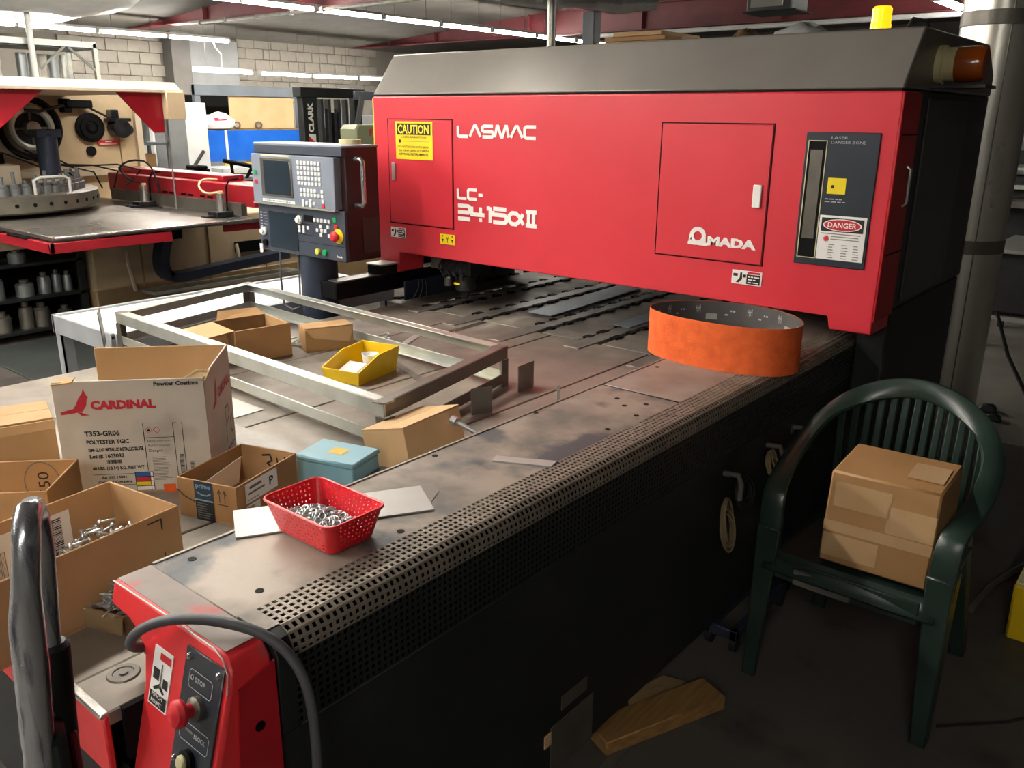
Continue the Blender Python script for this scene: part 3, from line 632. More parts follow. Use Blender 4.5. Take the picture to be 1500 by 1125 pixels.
strokes(b, [[(.475*W, .07), (W, .07)], [(.79*W, .0), (.79*W, .07)], [(.475*W, 0), (.475*W, .205)], [(.49*W, .105), (.655*W, .105), (.655*W, .155), (.49*W, .155), (.49*W, .105)]], m, 1, 1, .002, .0005); op('panel_line', b, 'soft_black', lw)
text(lw, 'lettering', 'Amada', basis((XL-.001, cy(.90), .985), (0, -1, 0), (0, 0, 1)), .04, .011, 'letter_white', True, .02)
op('side_handle', B().tube([(2.62, Y0, 1.43), (2.62, Y0-.045, 1.43), (2.622, Y0-.055, 1.42), (2.625, Y0-.055, 1.24), (2.622, Y0-.045, 1.225), (2.62, Y0, 1.225)], .011, 10), 'chrome')
op('side_cover', B().box(2.655, Y0-.003, 1.0, 2.755, Y0, 1.16), 'dark_panel')
op('column', B().cyl((2.655, 3.44, .30), (2.655, 3.44, .97), .092, n=28), 'navy'); op('column_base', B().cyl((2.655, 3.44, 0), (2.655, 3.44, .30), .10, n=24).cyl((2.655, 3.44, 0), (2.655, 3.44, .02), .2, n=24), 'machine_black')
single('tape_roll', 'roll of cream tape lying on top of the operator console', 'tape', B().lathe([(.03, 0), (.052, 0), (.052, .022), (.03, .022), (.03, 0)], (2.70, 3.215, 1.4905), 22), 'cream')
single('console_cord', 'thin grey cord hanging below the operator console', 'cord', B().tube([(2.56, 3.62, .965), (2.552, 3.62, .85), (2.552, 3.615, .75), (2.548, 3.60, .70), (2.56, 3.55, .68), (2.57, 3.5, .70), (2.575, 3.5, .8), (2.58, 3.5, .965)], .005, 6), 'cable_grey')
# ------------------------------------------------------------------ grey table behind the bed
GT = thing('steel_table', 'light grey steel table behind the machine bed, left of the console post', 'table', (2.4, 3.95, 0))
part(GT, 'top', B().box(1.68, 3.66, .672, 3.35, 4.24, .69), 'white_paint', True, .003)
part(GT, 'apron', B().box(1.678, 3.66, .61, 1.70, 4.24, .70).box(1.678, 4.22, .61, 3.35, 4.245, .70).box(1.70, 3.655, .60, 3.35, 3.675, .695), 'table_grey', True, .003)
for x, y in ((1.685, 4.18), (1.685, 3.665), (3.29, 4.18), (3.29, 3.665)):
    part(GT, 'leg', B().box(x, y, 0, x+.055, y+.008, .61).box(x, y, 0, x+.008, y+.055, .61), 'table_grey', True)
single('white_sheet', 'bright white sheet lying on the grey steel table', 'sheet', B().box(1.95, 3.69, .69, 3.25, 4.2, .693), 'white_paint')
single('brown_plate', 'dull brown metal plate leaning against the far corner of the angle-iron frame', 'plate', B().sheet([(1.545, 3.44, .702), (1.60, 3.54, .702), (1.60, 3.56, .845), (1.545, 3.46, .845)], .004), 'galv_dark')
# ------------------------------------------------------------------ welded angle frame on the bed
AF = thing('angle_frame', 'welded rectangular frame of grey steel angle lying across the bed', 'frame', (1.9, 2.6, .70))
fN, fR, fF, fL = (1.53, 1.727), (2.245, 1.872), (2.345, 3.59), (1.60, 3.42)
def rail(p, q, z0, z1, inn, wd=.042, t=.005, flatz=None):
    a = Vector((*p, 0)); c = Vector((*q, 0)); d = (c-a).normalized(); n = Vector((-d.y, d.x, 0))*inn
    b = B(); 
    def slab(o0, o1, za, zb): b.hexa([(*(a+n*o0).xy, za), (*(c+n*o0).xy, za), (*(c+n*o1).xy, za), (*(a+n*o1).xy, za), (*(a+n*o0).xy, zb), (*(c+n*o0).xy, zb), (*(c+n*o1).xy, zb), (*(a+n*o1).xy, zb)])
    slab(0, t, z0, z1); fz = z1 if flatz is None else flatz; slab(t, wd, fz-t, fz); return b
for p, q, mt in ((fN, fR, 'galv_dark'), (fR, fF, 'galv'), (fF, fL, 'galv'), (fL, fN, 'galv')):
    part(AF, 'top_rail', rail(p, q, .802, .846, 1), mt, True, .0015); part(AF, 'bottom_rail', rail(p, q, .716, .752, 1, .036, .005, .721), mt, True, .0015)
for (x, y), sx, sy, lo in ((fN, 1, 1, .70), (fR, -1, 1, .70), (fF, -1, -1, .70), (fL, 1, -1, .70)):
    part(AF, 'corner_post', B().box(min(x, x+.036*sx), y-.003, lo, max(x, x+.036*sx), y+.003, .80).box(x-.003, min(y, y+.036*sy), lo, x+.003, max(y, y+.036*sy), .80), 'galv_dark', True)
for x, y in (fN, fR, fF, fL): part(AF, 'corner_plate', B().box(x-.022, y-.022, .8462, x+.022, y+.022, .8475) if (x, y) == (0, 0) else B().box(min(x, x+(.042 if (x, y) in (fN, fL) else -.042)), min(y, y+(.042 if (x, y) in (fN, fR) else -.042)), .842, max(x, x+(.042 if (x, y) in (fN, fL) else -.042)), max(y, y+(.042 if (x, y) in (fN, fR) else -.042)), .8465), 'galv_dark', True)
# ------------------------------------------------------------------ cartons and boxes
def frame2(L_, R_, z):
    a = Vector((*L_, z)); d = Vector((R_[0]-L_[0], R_[1]-L_[1])); return a, math.atan2(d.y, d.x), d.length
def carton(name, label, L_, R_, depth, h, z=.70, mat='card', inn='card_in', top=None, t=.005, group='cardboard boxes on the machine bed', lid=False, bulge=0.0):
    a, rz, W = frame2(L_, R_, z); T = thing(name, label, 'box', a, rz, group)
    def wall(x0, y0, x1, y1, hh): return B().box(x0, y0, 0.001, x1, y1, hh)
    part(T, 'base', B().box(0, 0, 0, W, depth, .006), inn)
    H = top or (h, h, h, h)
    part(T, 'front_wall', wall(0, 0, W, t, H[0]), mat, False, .0015); part(T, 'back_wall', wall(0, depth-t, W, depth, H[1]), inn, False, .0015)
    part(T, 'side_wall', wall(0, t, t, depth-t, H[2]), mat, False, .0015); part(T, 'side_wall', wall(W-t, t, W, depth-t, H[3]), mat, False, .0015)
    if lid:
        for s in (0, 1): part(T, 'flap', B().box(.001, (depth/2+.001)*s, h, W-.001, depth/2-.001+(depth/2)*s, h+.005), mat, False, .001)
    return T, W
def fr(T, x, z, y=0): return basis((x, y-.0006, z), (1, 0, 0), (0, 0, 1))
def prt(T, name, b, mat, **k): return part(T, name, b, mat, False, 0, False, **k)
# white powder coating box
T, W = carton('powder_box', 'white printed powder coatings carton with a red bird logo, open at the top', (.808, 2.109), (1.07, 1.868), .325, .30, mat='card_white', inn='card', top=(.30, .30, .15, .30))
s = W/.356; q = lambda x, y: ((x-90)/1160*W, .30-(y-88)/740*.30)
m = fr(T, 0, 0)
bird = [(133, 280), (140, 297), (215, 290), (262, 284), (300, 278), (335, 240), (345, 200), (358, 188), (345, 178), (325, 135), (312, 165), (285, 190), (255, 235), (235, 258)]
bb = B(); flat(bb, [q(*p) for p in bird][::-1], m); flat(bb, [q(*p) for p in [(262, 284), (290, 305), (355, 303), (310, 293), (290, 283)]][::-1], m); prt(T, 'bird_logo', bb, 'ink_red')
def ct(sx, sx1, yb, yt, st, mat='ink', bold=.04):
    x0, z0 = q(sx, yb); x1, z1 = q(sx1, yt); text(T, 'lettering', st, fr(T, x0, z0), x1-x0, z1-z0, mat, False, bold)
ct(365, 862, 270, 212, 'CARDINAL', 'ink_red', .06); ct(862, 1205, 138, 102, 'Powder Coatings'); ct(288, 558, 440, 405, 'T353-GR06'); ct(294, 622, 492, 464, 'POLYESTER TGIC')
ct(300, 728, 541, 517, 'SEMI GLOSS METALLIC METALLIC SILVER'); ct(304, 570, 587, 556, 'Lot #: 1603032'); ct(312, 722, 670, 640, '40 LBS. (18.14) KG. NET WT.'); ct(372, 566, 722, 704, 'An ISO 14001'); ct(342, 606, 757, 735, 'Certified Company')
ct(762, 940, 494, 476, 'Regulatory Information', 'ink_grey', 0); ct(766, 935, 527, 506, 'RoHS Compliant', 'ink_grey', 0); ct(766, 875, 561, 538, 'Danger', 'ink_grey', .01)
b = B()
for x0, y0, x1, y1 in ((739, 368, 744, 680), (971, 368, 976, 790), (1042, 368, 1047, 790), (748, 460, 978, 463), (310, 692, 770, 695), (322, 765, 632, 768), (975, 368, 1003, 371), (320, 826, 345, 829), (1000, 580, 1003, 800), (1246, 70, 1249, 720)):
    (ax, az), (bx, bz) = q(x0, y0), q(x1, y1); rect(b, min(ax, bx), min(az, bz), max(ax, bx), max(az, bz), m)
prt(T, 'print_line', b, 'ink')
b = B()
for k in range(16):
    (ax, az), (bx, bz) = q(785, 590+k*10), q(785+150*random.uniform(.6, 1), 594+k*10); rect(b, ax, bz, bx, az, m)
prt(T, 'small_print', b, 'ink_soft')
(ax, az), (bx, bz) = q(1003, 760), q(1032, 570); prt(T, 'barcode', barcode(B(), ax, az, bx, bz, m, 26, True), 'ink'); (ax, az), (bx, bz) = q(1080, 745), q(1110, 625); prt(T, 'barcode', barcode(B(), ax, az, bx, bz, m, 20, True), 'ink')
(ax, az), (bx, bz) = q(430, 622), q(550, 598); prt(T, 'barcode', barcode(B(), ax, az, bx, bz, m, 22), 'ink')
(ax, az), (bx, bz) = q(632, 810), q(778, 686); prt(T, 'hazard_frame', rect(B(), ax, az, bx, bz, m, .0003), 'ink')
for k, mt in enumerate(('ink_blue', 'ink_red', 'sign_yellow', 'sign_white')):
    (ax, az), (bx, bz) = q(638, 715+k*31), q(750, 689+k*31); prt(T, 'hazard_band', rect(B(), ax, az, bx, bz, m, .0008), mt); (ax, az), (bx, bz) = q(755, 715+k*31), q(773, 689+k*31); prt(T, 'hazard_cell', rect(B(), ax, az, bx, bz, m, .0008), 'sign_white')
for cx in (782, 845):
    b = B(); x, z = q(cx, 412); r = .0085; strokes(b, [[(x-r, z), (x, z+r), (x+r, z), (x, z-r), (x-r, z)]], m, 1, 1, .0012); prt(T, 'hazard_diamond', b, 'ink_red')
b = B(); x, z = q(782, 414); flat(b, [(x-.004, z-.003), (x+.004, z-.003), (x+.003, z), (x, z+.005), (x-.003, z)], m, .0006); prt(T, 'hazard_mark', b, 'ink')
ms = basis((W+.0006, .03, 0), (0, 1, 0), (0, 0, 1)); ss = lambda x, y: ((x-1255)/190*.30, .30-(y-60)/740*.30)
bb = B(); flat(bb, [(.04+(p[0]-133)/1160*W*.9, .185+(305-p[1])/740*.36) for p in bird][::-1], ms); prt(T, 'bird_logo', bb, 'ink_red'); text(T, 'lettering', 'CARDINAL', basis((W+.0006, .145, .20), (0, 1, 0), (0, 0, 1)), .15, .026, 'ink_red', False, .045)
bb = B(); strokes(bb, [[(.17, .05), (.18, .15), (.215, .15), (.22, .115), (.18, .10)], [(.24, .06), (.235, .10), (.26, .105), (.265, .06), (.24, .06)], [(.16, .03), (.27, .025)]], ms, 1, 1, .004); prt(T, 'marker_writing', bb, 'ink')
part(T, 'torn_corner', B().sheet([(0, .0, .290), (.05, -.004, .297), (.055, .012, .306), (.0, .018, .300)], .003), 'card_edge', False); part(T, 'folded_flap', B().sheet([(.004, .01, .15), (.004, .31, .15), (.05, .31, .06), (.05, .01, .06)], .004), 'card', False)
part(T, 'torn_corner', B().sheet([(W-.05, .004, .296), (W+.004, .0, .29), (W+.006, .05, .303), (W-.02, .03, .312)], .004), 'card_edge', False)
prt(T, 'orange_sticker', rect(B(), .232, .0, .262, .022, m), 'belt_orange')
# cartons at the left
T, W = carton('flap_carton', 'brown carton with torn flap edge behind the white printed carton at far left', (.50, 2.39), (.868, 2.278), .17, .15, mat='card', lid=True)
part(T, 'torn_strip', B().sheet([(0, -.002, .125), (W, -.002, .125), (W, -.006, .151), (0, -.006, .151)], .002), 'card_light', False)
T, W = carton('marked_carton', 'open brown carton marked 550 in a circle, at the left edge', (.43, 2.075), (.666, 1.848), .186, .14, mat='card', inn='card')
mb_ = basis((0, .186-.0056, 0), (1, 0, 0), (0, 0, 1)); b = B(); cx = W-.085
strokes(b, [circ(cx, .085, .040, .052, 26)+[circ(cx, .085, .040, .052, 26)[0]]], mb_, 1, 1, .0025); prt(T, 'marker_ring', b, 'ink_grey')
text(T, 'lettering', '550', basis((cx+.016, .186-.0058, .05), (0, 0, 1), (-1, 0, 0)), .062, .026, 'ink', False, 0)
T, W = carton('hardware_carton', 'large open brown carton with a white barcode label and hardware inside, left foreground', (.35, 1.469), (.793, 1.53), .228, .16, mat='card', inn='card_in')
HC = T
mb_ = basis((0, .228-.0056, 0), (1, 0, 0), (0, 0, 1))
lb = prt(T, 'shipping_label', rect(B(), .15, .03, .345, .135, mb_), 'sign_white'); prt(lb, 'barcode', barcode(B(), .295, .045, .325, .128, mb_, 26, True, .001), 'ink'); prt(lb, 'small_print', barcode(B(), .27, .05, .278, .12, mb_, 12, True, .001), 'ink_soft'); prt(lb, 'small_print', barcode(B(), .18, .045, .21, .10, mb_, 12, False, .001), 'ink_soft')
b = B(); mfr = fr(T, 0, 0); strokes(b, [[(W-.075, .148), (W-.045, .148), (W-.045, .125)], [(W-.045, .075), (W-.045, .055), (W-.05, .05)]], mfr, 1, 1, .003); prt(T, 'print_mark', b, 'ink')
T, W = carton('tape_carton', 'small open carton with black and blue printed tape and arrow marks, beside the red basket', (.935, 1.80), (.988, 1.635), .235, .10, mat='kraft', inn='card', top=(.10, .10, .10, .10))
m = fr(T, 0, 0); prt(T, 'black_tape', rect(B(), .052, .0, .105, .052, m), 'sign_black'); prt(T, 'blue_tape', rect(B(), .052, .052, .105, .1, m), 'navy'); text(T, 'lettering', 'prime', fr(T, .057, .078), .042, .016, 'blue_box', False, .02)
b = B(); strokes(b, [[(.058, .072), (.072, .066), (.088, .066), (.1, .072)]], m, 1, 1, .003, .0012); rect(b, .052, .05, .105, .054, m, .001); prt(T, 'tape_print', b, 'blue_box')
b = B()
for k in range(7): rect(b, .056, .006+.006*k, .056+.045*random.uniform(.5, 1), .0085+.006*k, m, .001)
prt(T, 'tape_print', b, 'ink_grey')
b = B()
for x in (.125, .140): strokes(b, [[(x, .055), (x, .085)], [(x-.005, .077), (x, .087), (x+.005, .077)]], m, 1, 1, .002)
strokes(b, [[(.117, .05), (.15, .05)]], m, 1, 1, .002); prt(T, 'arrow_marks', b, 'ink'); b = B(); strokes(b, [[(.0, .07), (.02, .055), (.05, .045)]], m, 1, 1, .003); prt(T, 'curve_print', b, 'sign_black')
ms = basis((W+.0006, 0, 0), (0, 1, 0), (0, 0, 1)); prt(T, 'address_label', rect(B(), .03, .045, .15, .095, ms), 'sign_white'); text(T, 'lettering', 'P', basis((W+.001, .118, .06), (0, 1, 0), (0, 0, 1)), .016, .022, 'ink', False, .02); b = B(); rect(b, .04, .065, .10, .07, ms, .001); rect(b, .045, .078, .09, .085, ms, .001); rect(b, .035, .051, .075, .053, ms, .001); prt(T, 'small_print', b, 'ink_grey')
prt(T, 'address_label', rect(B(), .03, .005, .08, .04, ms), 'sign_white'); prt(T, 'barcode', barcode(B(), .035, .008, .06, .036, ms, 14, True, .001), 'ink')
mb_ = basis((0, .235-.0056, 0), (1, 0, 0), (0, 0, 1)); b = B(); strokes(b, [[(.07, .08), (.095, .085), (.1, .07), (.085, .06), (.1, .05), (.095, .032), (.07, .035)], [(.115, .08), (.12, .05), (.15, .055)], [(.14, .085), (.142, .03)]], mb_, 1, 1, .005); prt(T, 'marker_writing', b, 'ink')
part(T, 'paper_insert', B().sheet([(.02, .05, .01), (.02, .19, .01), (.035, .19, .085), (.035, .05, .07)], .001), 'sign_white', False)
# screws box
T, W = carton('screw_box', 'small worn grey-brown box full of shiny screws on the bed corner', (.568, 1.505), (.602, 1.41), .105, .042, mat='card_old', inn='card_old', group='cardboard boxes on the machine bed')
SBX = T
part(T, 'torn_flap', B().sheet([(W-.02, -.002, .01), (W+.004, -.012, .012), (W+.004, -.006, .045), (W-.02, 0, .038)], .002), 'card_old', False)
# fasteners: individual screws and bolts
def screw_mesh(l, r):
    b = B().cyl((0, 0, 0), (l, 0, 0), r, r*.8, 6).cyl((-r*1.4, 0, 0), (0, 0, 0), r*1.3, r*2.1, 8); 
    me = bpy.data.meshes.new('screw'); me.from_pydata(b.v, [], b.f); me.materials.append(MATS['bolt_zinc'])
    for p in me.polygons: p.use_smooth = True
    return me
def pile(me, n, T, x0, x1, y0, y1, z0, hz, label, cat, group, name, tilt=.5):
    Mw = Matrix.Translation(T.location) @ Matrix.Rotation(T.rotation_euler.z, 4, 'Z'); rnd = random.Random(n)
    for i in range(n):
        u, v = rnd.random(), rnd.random(); x = x0+(x1-x0)*u; y = y0+(y1-y0)*v
        e = 1-((u-.5)**2+(v-.5)**2)*2.4; z = z0+hz*max(.1, e)*(.35+.65*rnd.random())
        o = bpy.data.objects.new(name, me); C.objects.link(o)
        o.location = Mw @ Vector((x, y, z)); o.rotation_euler = (rnd.uniform(0, 6.28), rnd.uniform(-tilt, tilt), rnd.uniform(0, 6.28))
        o['label'] = label; o['category'] = cat; o['group'] = group
pile(screw_mesh(.026, .0022), 90, SBX, .016, .086, .016, .088, .032, .036, 'shiny zinc screw heaped in the small worn box on the bed corner', 'screw', 'screws in the small worn box', 'screw')
pile(screw_mesh(.032, .003), 80, HC, .28, .43, .03, .20, .05, .075, 'zinc bolt heaped inside the large open carton in the left foreground', 'bolt', 'bolts in the large open carton', 'bolt')
# tan tipped carton
V0 = Vector((1.469, 1.588, .82)); e1 = Vector((.243, .022, 0)); e2 = Vector((-.03, .135, -.03)); e3 = e1.cross(e2).normalized()*-.118
T = thing('tipped_carton', 'closed tan carton tipped towards the blue box, beside the cover edge', 'box', (1.55, 1.65, .70), 0, 'cardboard boxes on the machine bed')
part(T, 'body', B().hexa([V0+e3, V0+e1+e3, V0+e1+e2+e3, V0+e2+e3, V0, V0+e1, V0+e1+e2, V0+e2]), 'card_light', True, .002)
n_ = -e3.normalized()*.004; mid = V0+e2*.5
part(T, 'flap', B().hexa([V0+n_*.2, V0+e1+n_*.2, V0+e1+e2*.49+n_*.2, V0+e2*.49+n_*.2, V0+n_, V0+e1+n_, V0+e1+e2*.49+n_, V0+e2*.49+n_]), 'card_light', True); part(T, 'flap', B().hexa([mid+n_*.2, mid+e1+n_*.2, V0+e1+e2+n_*.2, V0+e2+n_*.2, mid+n_, mid+e1+n_, V0+e1+e2+n_, V0+e2+n_]), 'card_light', True)
# blue steel box
a, rz, W = frame2((1.232, 1.746), (1.281, 1.573), .70)
T = thing('blue_box', 'pale blue painted steel box with a yellow sticker on its lid', 'box', a, rz)
part(T, 'body', B().hexa([(0, 0, 0), (W, 0, 0), (W, .125, 0), (0, .125, 0), (.003, .003, .066), (W-.003, .003, .066), (W-.003, .122, .066), (.003, .122, .066)]), 'blue_box', False, .003)
part(T, 'lid', B().box(-.001, -.001, .066, W+.001, .127, .080), 'blue_box', False, .004); prt(T, 'sticker', rect(B(), .07, .045, .115, .085, basis((0, 0, .0803), (1, 0, 0), (0, 1, 0))), 'yellow_sheet')
part(T, 'side_flange', B().hexa([(W, .0, .0), (W+.028, .0, 0), (W+.028, .13, 0), (W, .13, 0), (W, 0, .03), (W+.022, 0, .03), (W+.022, .13, .03), (W, .13, .03)]), 'dark_panel', False, .002)
# cartons and bin inside the frame
T, W = carton('crumpled_carton', 'open brown carton with crumpled flaps inside the steel frame', (1.755, 2.81), (1.985, 2.775), .22, .135, mat='card', inn='card_old')
part(T, 'flap', B().sheet([(0, .0, .135), (0, .2, .135), (-.12, .21, .12), (-.13, .02, .115)], .003), 'card', False); part(T, 'flap', B().sheet([(W, .21, .135), (W*.1, .215, .135), (W*.2, .25, .165), (W*.9, .25, .16)], .003), 'card', False)
part(T, 'flap', B().sheet([(-.09, .03, .118), (-.02, .03, .13), (-.02, -.005, .07), (-.10, .0, .05)], .003), 'card', False)
T, W = carton('folded_carton', 'small brown carton with a slanted flap behind the yellow bin', (2.045, 2.765), (2.23, 2.69), .10, .095, mat='card', inn='card', lid=True)
part(T, 'flap', B().sheet([(.0, -.004, .095), (W, -.004, .095), (W*.9, -.008, .03), (.03, -.008, .06)], .002), 'card_light', False)
a, rz, W = frame2((1.85, 2.42), (1.885, 2.255), .70)
T = thing('storage_bin', 'yellow plastic storage bin with a sloped front inside the steel frame', 'bin', a, rz)
D = .25; t = .004
part(T, 'floor_panel', B().box(.01, .012, 0, W-.01, D-.01, .004), 'yellow_plastic')
part(T, 'front_wall', B().hexa([(.01, .01, 0), (W-.01, .01, 0), (W-.01, .014, 0), (.01, .014, 0), (0, 0, .05), (W, 0, .05), (W, .004, .05), (0, .004, .05)]), 'yellow_plastic', False, .001)
part(T, 'back_wall', B().hexa([(.01, D-.014, 0), (W-.01, D-.014, 0), (W-.01, D-.01, 0), (.01, D-.01, 0), (0, D-.004, .095), (W, D-.004, .095), (W, D, .095), (0, D, .095)]), 'yellow_plastic', False, .001)
for sx in (0, 1):
    f = lambda x: x if not sx else W-x
    part(T, 'side_wall', B().add([(f(.01), .01, 0), (f(.01), D-.01, 0), (f(0), D, .095), (f(0), .12, .09), (f(0), 0, .05), (f(.014), .01, 0), (f(.014), D-.01, 0), (f(.004), D, .095), (f(.004), .12, .09), (f(.004), 0, .05)], [(0, 1, 2, 3, 4), (9, 8, 7, 6, 5), (0, 1, 6, 5), (1, 2, 7, 6), (2, 3, 8, 7), (3, 4, 9, 8), (4, 0, 5, 9)]), 'yellow_plastic')
single('paper_cup', 'white paper cup standing in the yellow storage bin', 'cup', B().lathe([(.0, 0), (.022, 0), (.030, .07), (.032, .07), (.029, .068), (.0, .004)], (2.03, 2.36, .705), 18), 'white_paint')
single('plastic_bag', 'clear plastic bag of white parts lying in the yellow storage bin', 'bag', B().sheet([(1.90, 2.40, .712), (1.915, 2.31, .712), (2.0, 2.33, .735), (1.985, 2.42, .735)], .016), 'plastic_film', .006)
# sheet metal scraps
def plate(label, pts, mat, t=.003, z=.7005): single('metal_plate', label, 'plate', B().sheet([(*p, z) if len(p) == 2 else p for p in pts], t), mat, 0, 'loose sheet metal plates')
plate('long pale metal plate lying under the red basket', [(.794, 1.331), (1.127, 1.132), (1.19, 1.237), (.857, 1.436)], 'sheet_grey', .003, .8512)
plate('thin grey plate edge peeking out behind the pale plate under the basket', [(1.14, 1.16), (1.20, 1.19), (1.225, 1.235), (1.16, 1.25)], 'plate_dark', .001, .8502)
plate('narrow grey metal strip lying flat beside the grille', [(1.400, 1.215), (1.463, 1.088), (1.497, 1.096), (1.43, 1.226)], 'sheet_grey', .003, .8504)
plate('square grey plate standing upright nearest the tan carton', [(1.922, 1.755, .701), (1.986, 1.722, .701), (1.986, 1.722, .79), (1.922, 1.755, .79)], 'plate_dark', .003)
plate('square grey plate standing upright beyond the frame corner', [(2.205, 1.793, .701), (2.30, 1.80, .701), (2.30, 1.80, .795), (2.205, 1.793, .795)], 'plate_dark', .003)
plate('thin bright strip standing on edge beside the far upright plate', [(2.105, 1.55, .701), (2.115, 1.545, .701), (2.115, 1.545, .80), (2.105, 1.55, .80)], 'sheet_grey', .002)
plate('long bluish sheet lying on the bed slats under the gantry', [(3.21, 2.41), (4.1, 2.45), (4.1, 2.60), (3.21, 2.55)], 'sheet_blue', .003, .7065)
plate('bluish sheet lying on the bed slats behind the orange belt', [(3.26, 2.0), (3.9, 2.02), (3.9, 2.10), (3.26, 2.09)], 'sheet_blue', .003, .7065)
plate('pale sheet lying on the bed left of the steel frame rail', [(1.40, 2.30), (1.52, 2.30), (1.52, 2.55), (1.40, 2.55)], 'sheet_grey', .002, .7005)
plate('long grey strip lying under the near rail of the steel frame', [(1.25, 1.90), (1.38, 1.90), (1.38, 2.9), (1.25, 2.9)], 'steel_strip', .002, .7005)
plate('bright scrap strip on the bed near the cutting head', [(2.55, 2.55), (2.93, 2.57), (2.93, 2.60), (2.55, 2.585)], 'steel_bright', .002, .7005)
plate('thin curled scrap strip beside the folded carton', [(2.28, 2.50, .701), (2.55, 2.62, .701), (2.55, 2.65, .706), (2.28, 2.53, .701)], 'sheet_grey', .002)
plate('dark narrow scrap strip on the bed inside the steel frame', [(2.03, 2.05), (2.06, 2.04), (2.20, 2.40), (2.17, 2.41)], 'plate_dark', .002)
for i, (x, y, r) in enumerate(((2.3, 2.62, .05), (2.36, 2.68, .04), (2.05, 2.9, .05), (2.08, 2.86, .04))):
    single('metal_swarf', ('tangled metal scrap ring near the folded carton', 'smaller tangled metal scrap ring near the folded carton', 'tangled metal scrap ring beside the crumpled carton', 'smaller tangled scrap ring beside the crumpled carton')[i], 'scrap', B().torus((x, y, .712), (.2, .1, 1), r, .004, 16, 5).torus((x+.02, y, .722), (-.3, .2, 1), r*.7, .003, 16, 5), 'galv')
bo = thing('loose_bolt', 'zinc bolt resting on the tan carton against the cover edge', 'bolt', (1.69, 1.56, .70))
part(bo, 'shank', B().tube([(1.645, 1.557, .80), (1.652, 1.50, .785), (1.66, 1.44, .768)], .0075, 10), 'bolt_zinc', True); part(bo, 'head', B().cyl((1.643, 1.574, .804), (1.645, 1.557, .80), .014, n=6), 'bolt_zinc', True)
# ------------------------------------------------------------------ red basket with rings
BK = thing('red_basket', 'red perforated plastic basket full of metal rings on the side cover', 'basket', (.92, 1.222, .855))
def rr(hx, hy, r, n=5):
    p = []
    for cx, cy_, a in ((hx-r, hy-r, 0), (-hx+r, hy-r, PI/2), (-hx+r, -hy+r, PI), (hx-r, -hy+r, PI*1.5)):
        p += [(cx+r*math.cos(a+PI/2*i/n), cy_+r*math.sin(a+PI/2*i/n)) for i in range(n+1)]
    return p
hx0, hy0, hx1, hy1, HB = .053, .085, .068, .102, .062
lo, hi = rr(hx0, hy0, .018), rr(hx1, hy1, .02); n = len(lo); b = B()
# wall panels with triangular holes: subdivide each straight side into cells, each with a hole
def wallside(b, A0, A1, B0, B1, nu, nv):
    A0, A1, B0, B1 = map(Vector, (A0, A1, B0, B1))
    P = lambda u, v: (A0.lerp(A1, u)).lerp(B0.lerp(B1, u), v)
    for i in range(nu):
        for j in range(nv):
            u0, u1, v0, v1 = i/nu, (i+1)/nu, j/nv, (j+1)/nv; du, dv = u1-u0, v1-v0
            o = [P(u0, v0), P(u1, v0), P(u1, v1), P(u0, v1)]
            if (i+j) % 2: h = [P(u0+.28*du, v0+.25*dv), P(u0+.72*du, v0+.25*dv), P(u0+.5*du, v0+.72*dv), P(u0+.5*du, v0+.72*dv)]
            else: h = [P(u0+.5*du, v0+.28*dv), P(u0+.5*du, v0+.28*dv), P(u0+.72*du, v0+.75*dv), P(u0+.28*du, v0+.75*dv)]
            k = len(b.v); b.v += [tuple(q) for q in o+h]
            b.f += [(k, k+1, k+5, k+4), (k+1, k+2, k+6, k+5), (k+2, k+3, k+7, k+6), (k+3, k, k+4, k+7)]
m_ = 6
cor = [[(p, q_) for p, q_ in zip(lo[c*m_:(c+1)*m_], hi[c*m_:(c+1)*m_])] for c in range(4)]
for c in range(4):
    for i in range(m_-1):
        (l0, h0), (l1, h1) = cor[c][i], cor[c][i+1]; b.add([(*l0, 0), (*l1, 0), (*h1, HB), (*h0, HB)], [(0, 1, 2, 3)])
    (l0, h0), (l1, h1) = cor[c][-1], cor[(c+1) % 4][0]
    wallside(b, (*l0, 0), (*l1, 0), (*h0, HB), (*h1, HB), 15 if c % 2 else 9, 6)
b.add([(*p, 0) for p in lo], [tuple(range(n))])
me = bpy.data.meshes.new('basket_wall'); me.from_pydata(b.v, [], b.f)
bm = bmesh.new(); bm.from_mesh(me); bmesh.ops.remove_doubles(bm, verts=bm.verts, dist=.00005); bmesh.ops.dissolve_degenerate(bm, edges=bm.edges, dist=.00001); bmesh.ops.recalc_face_normals(bm, faces=bm.faces); bm.to_mesh(me); bm.free()
o = link('basket_wall', me, 'red_plastic', BK); s_ = o.modifiers.new('s', 'SOLIDIFY'); s_.thickness = .0016; s_.offset = 0
part(BK, 'rim', B().tube([(*p, HB) for p in rr(hx1+.001, hy1+.001, .02)], .003, 8, True), 'red_plastic')
rb = B().torus((0, 0, 0), (0, 0, 1), .0074, .0018, 12, 5); rme = bpy.data.meshes.new('ring'); rme.from_pydata(rb.v, [], rb.f); rme.materials.append(MATS['bolt_zinc'])
for p in rme.polygons: p.use_smooth = True
rnd = random.Random(5); nring = 0
for i in range(300):
    u, v = rnd.uniform(-1, 1), rnd.uniform(-1, 1)
    hh = .034-.016*max(abs(u), abs(v))**2+.004*math.sin(3*u+2*v)-.008*u; z = hh*(1-.45*rnd.random()**2.5)+.003
    o = bpy.data.objects.new('metal_ring', rme); C.objects.link(o); o.location = (.92+u*.045, 1.222+v*.076, .855+z); o.rotation_euler = (rnd.uniform(-.7, .7), rnd.uniform(-.7, .7), rnd.random()*6)
    o['label'] = 'small zinc ring heaped in the red perforated basket'; o['category'] = 'ring'; o['group'] = 'zinc rings in the red basket'
bs = B(); k = 14
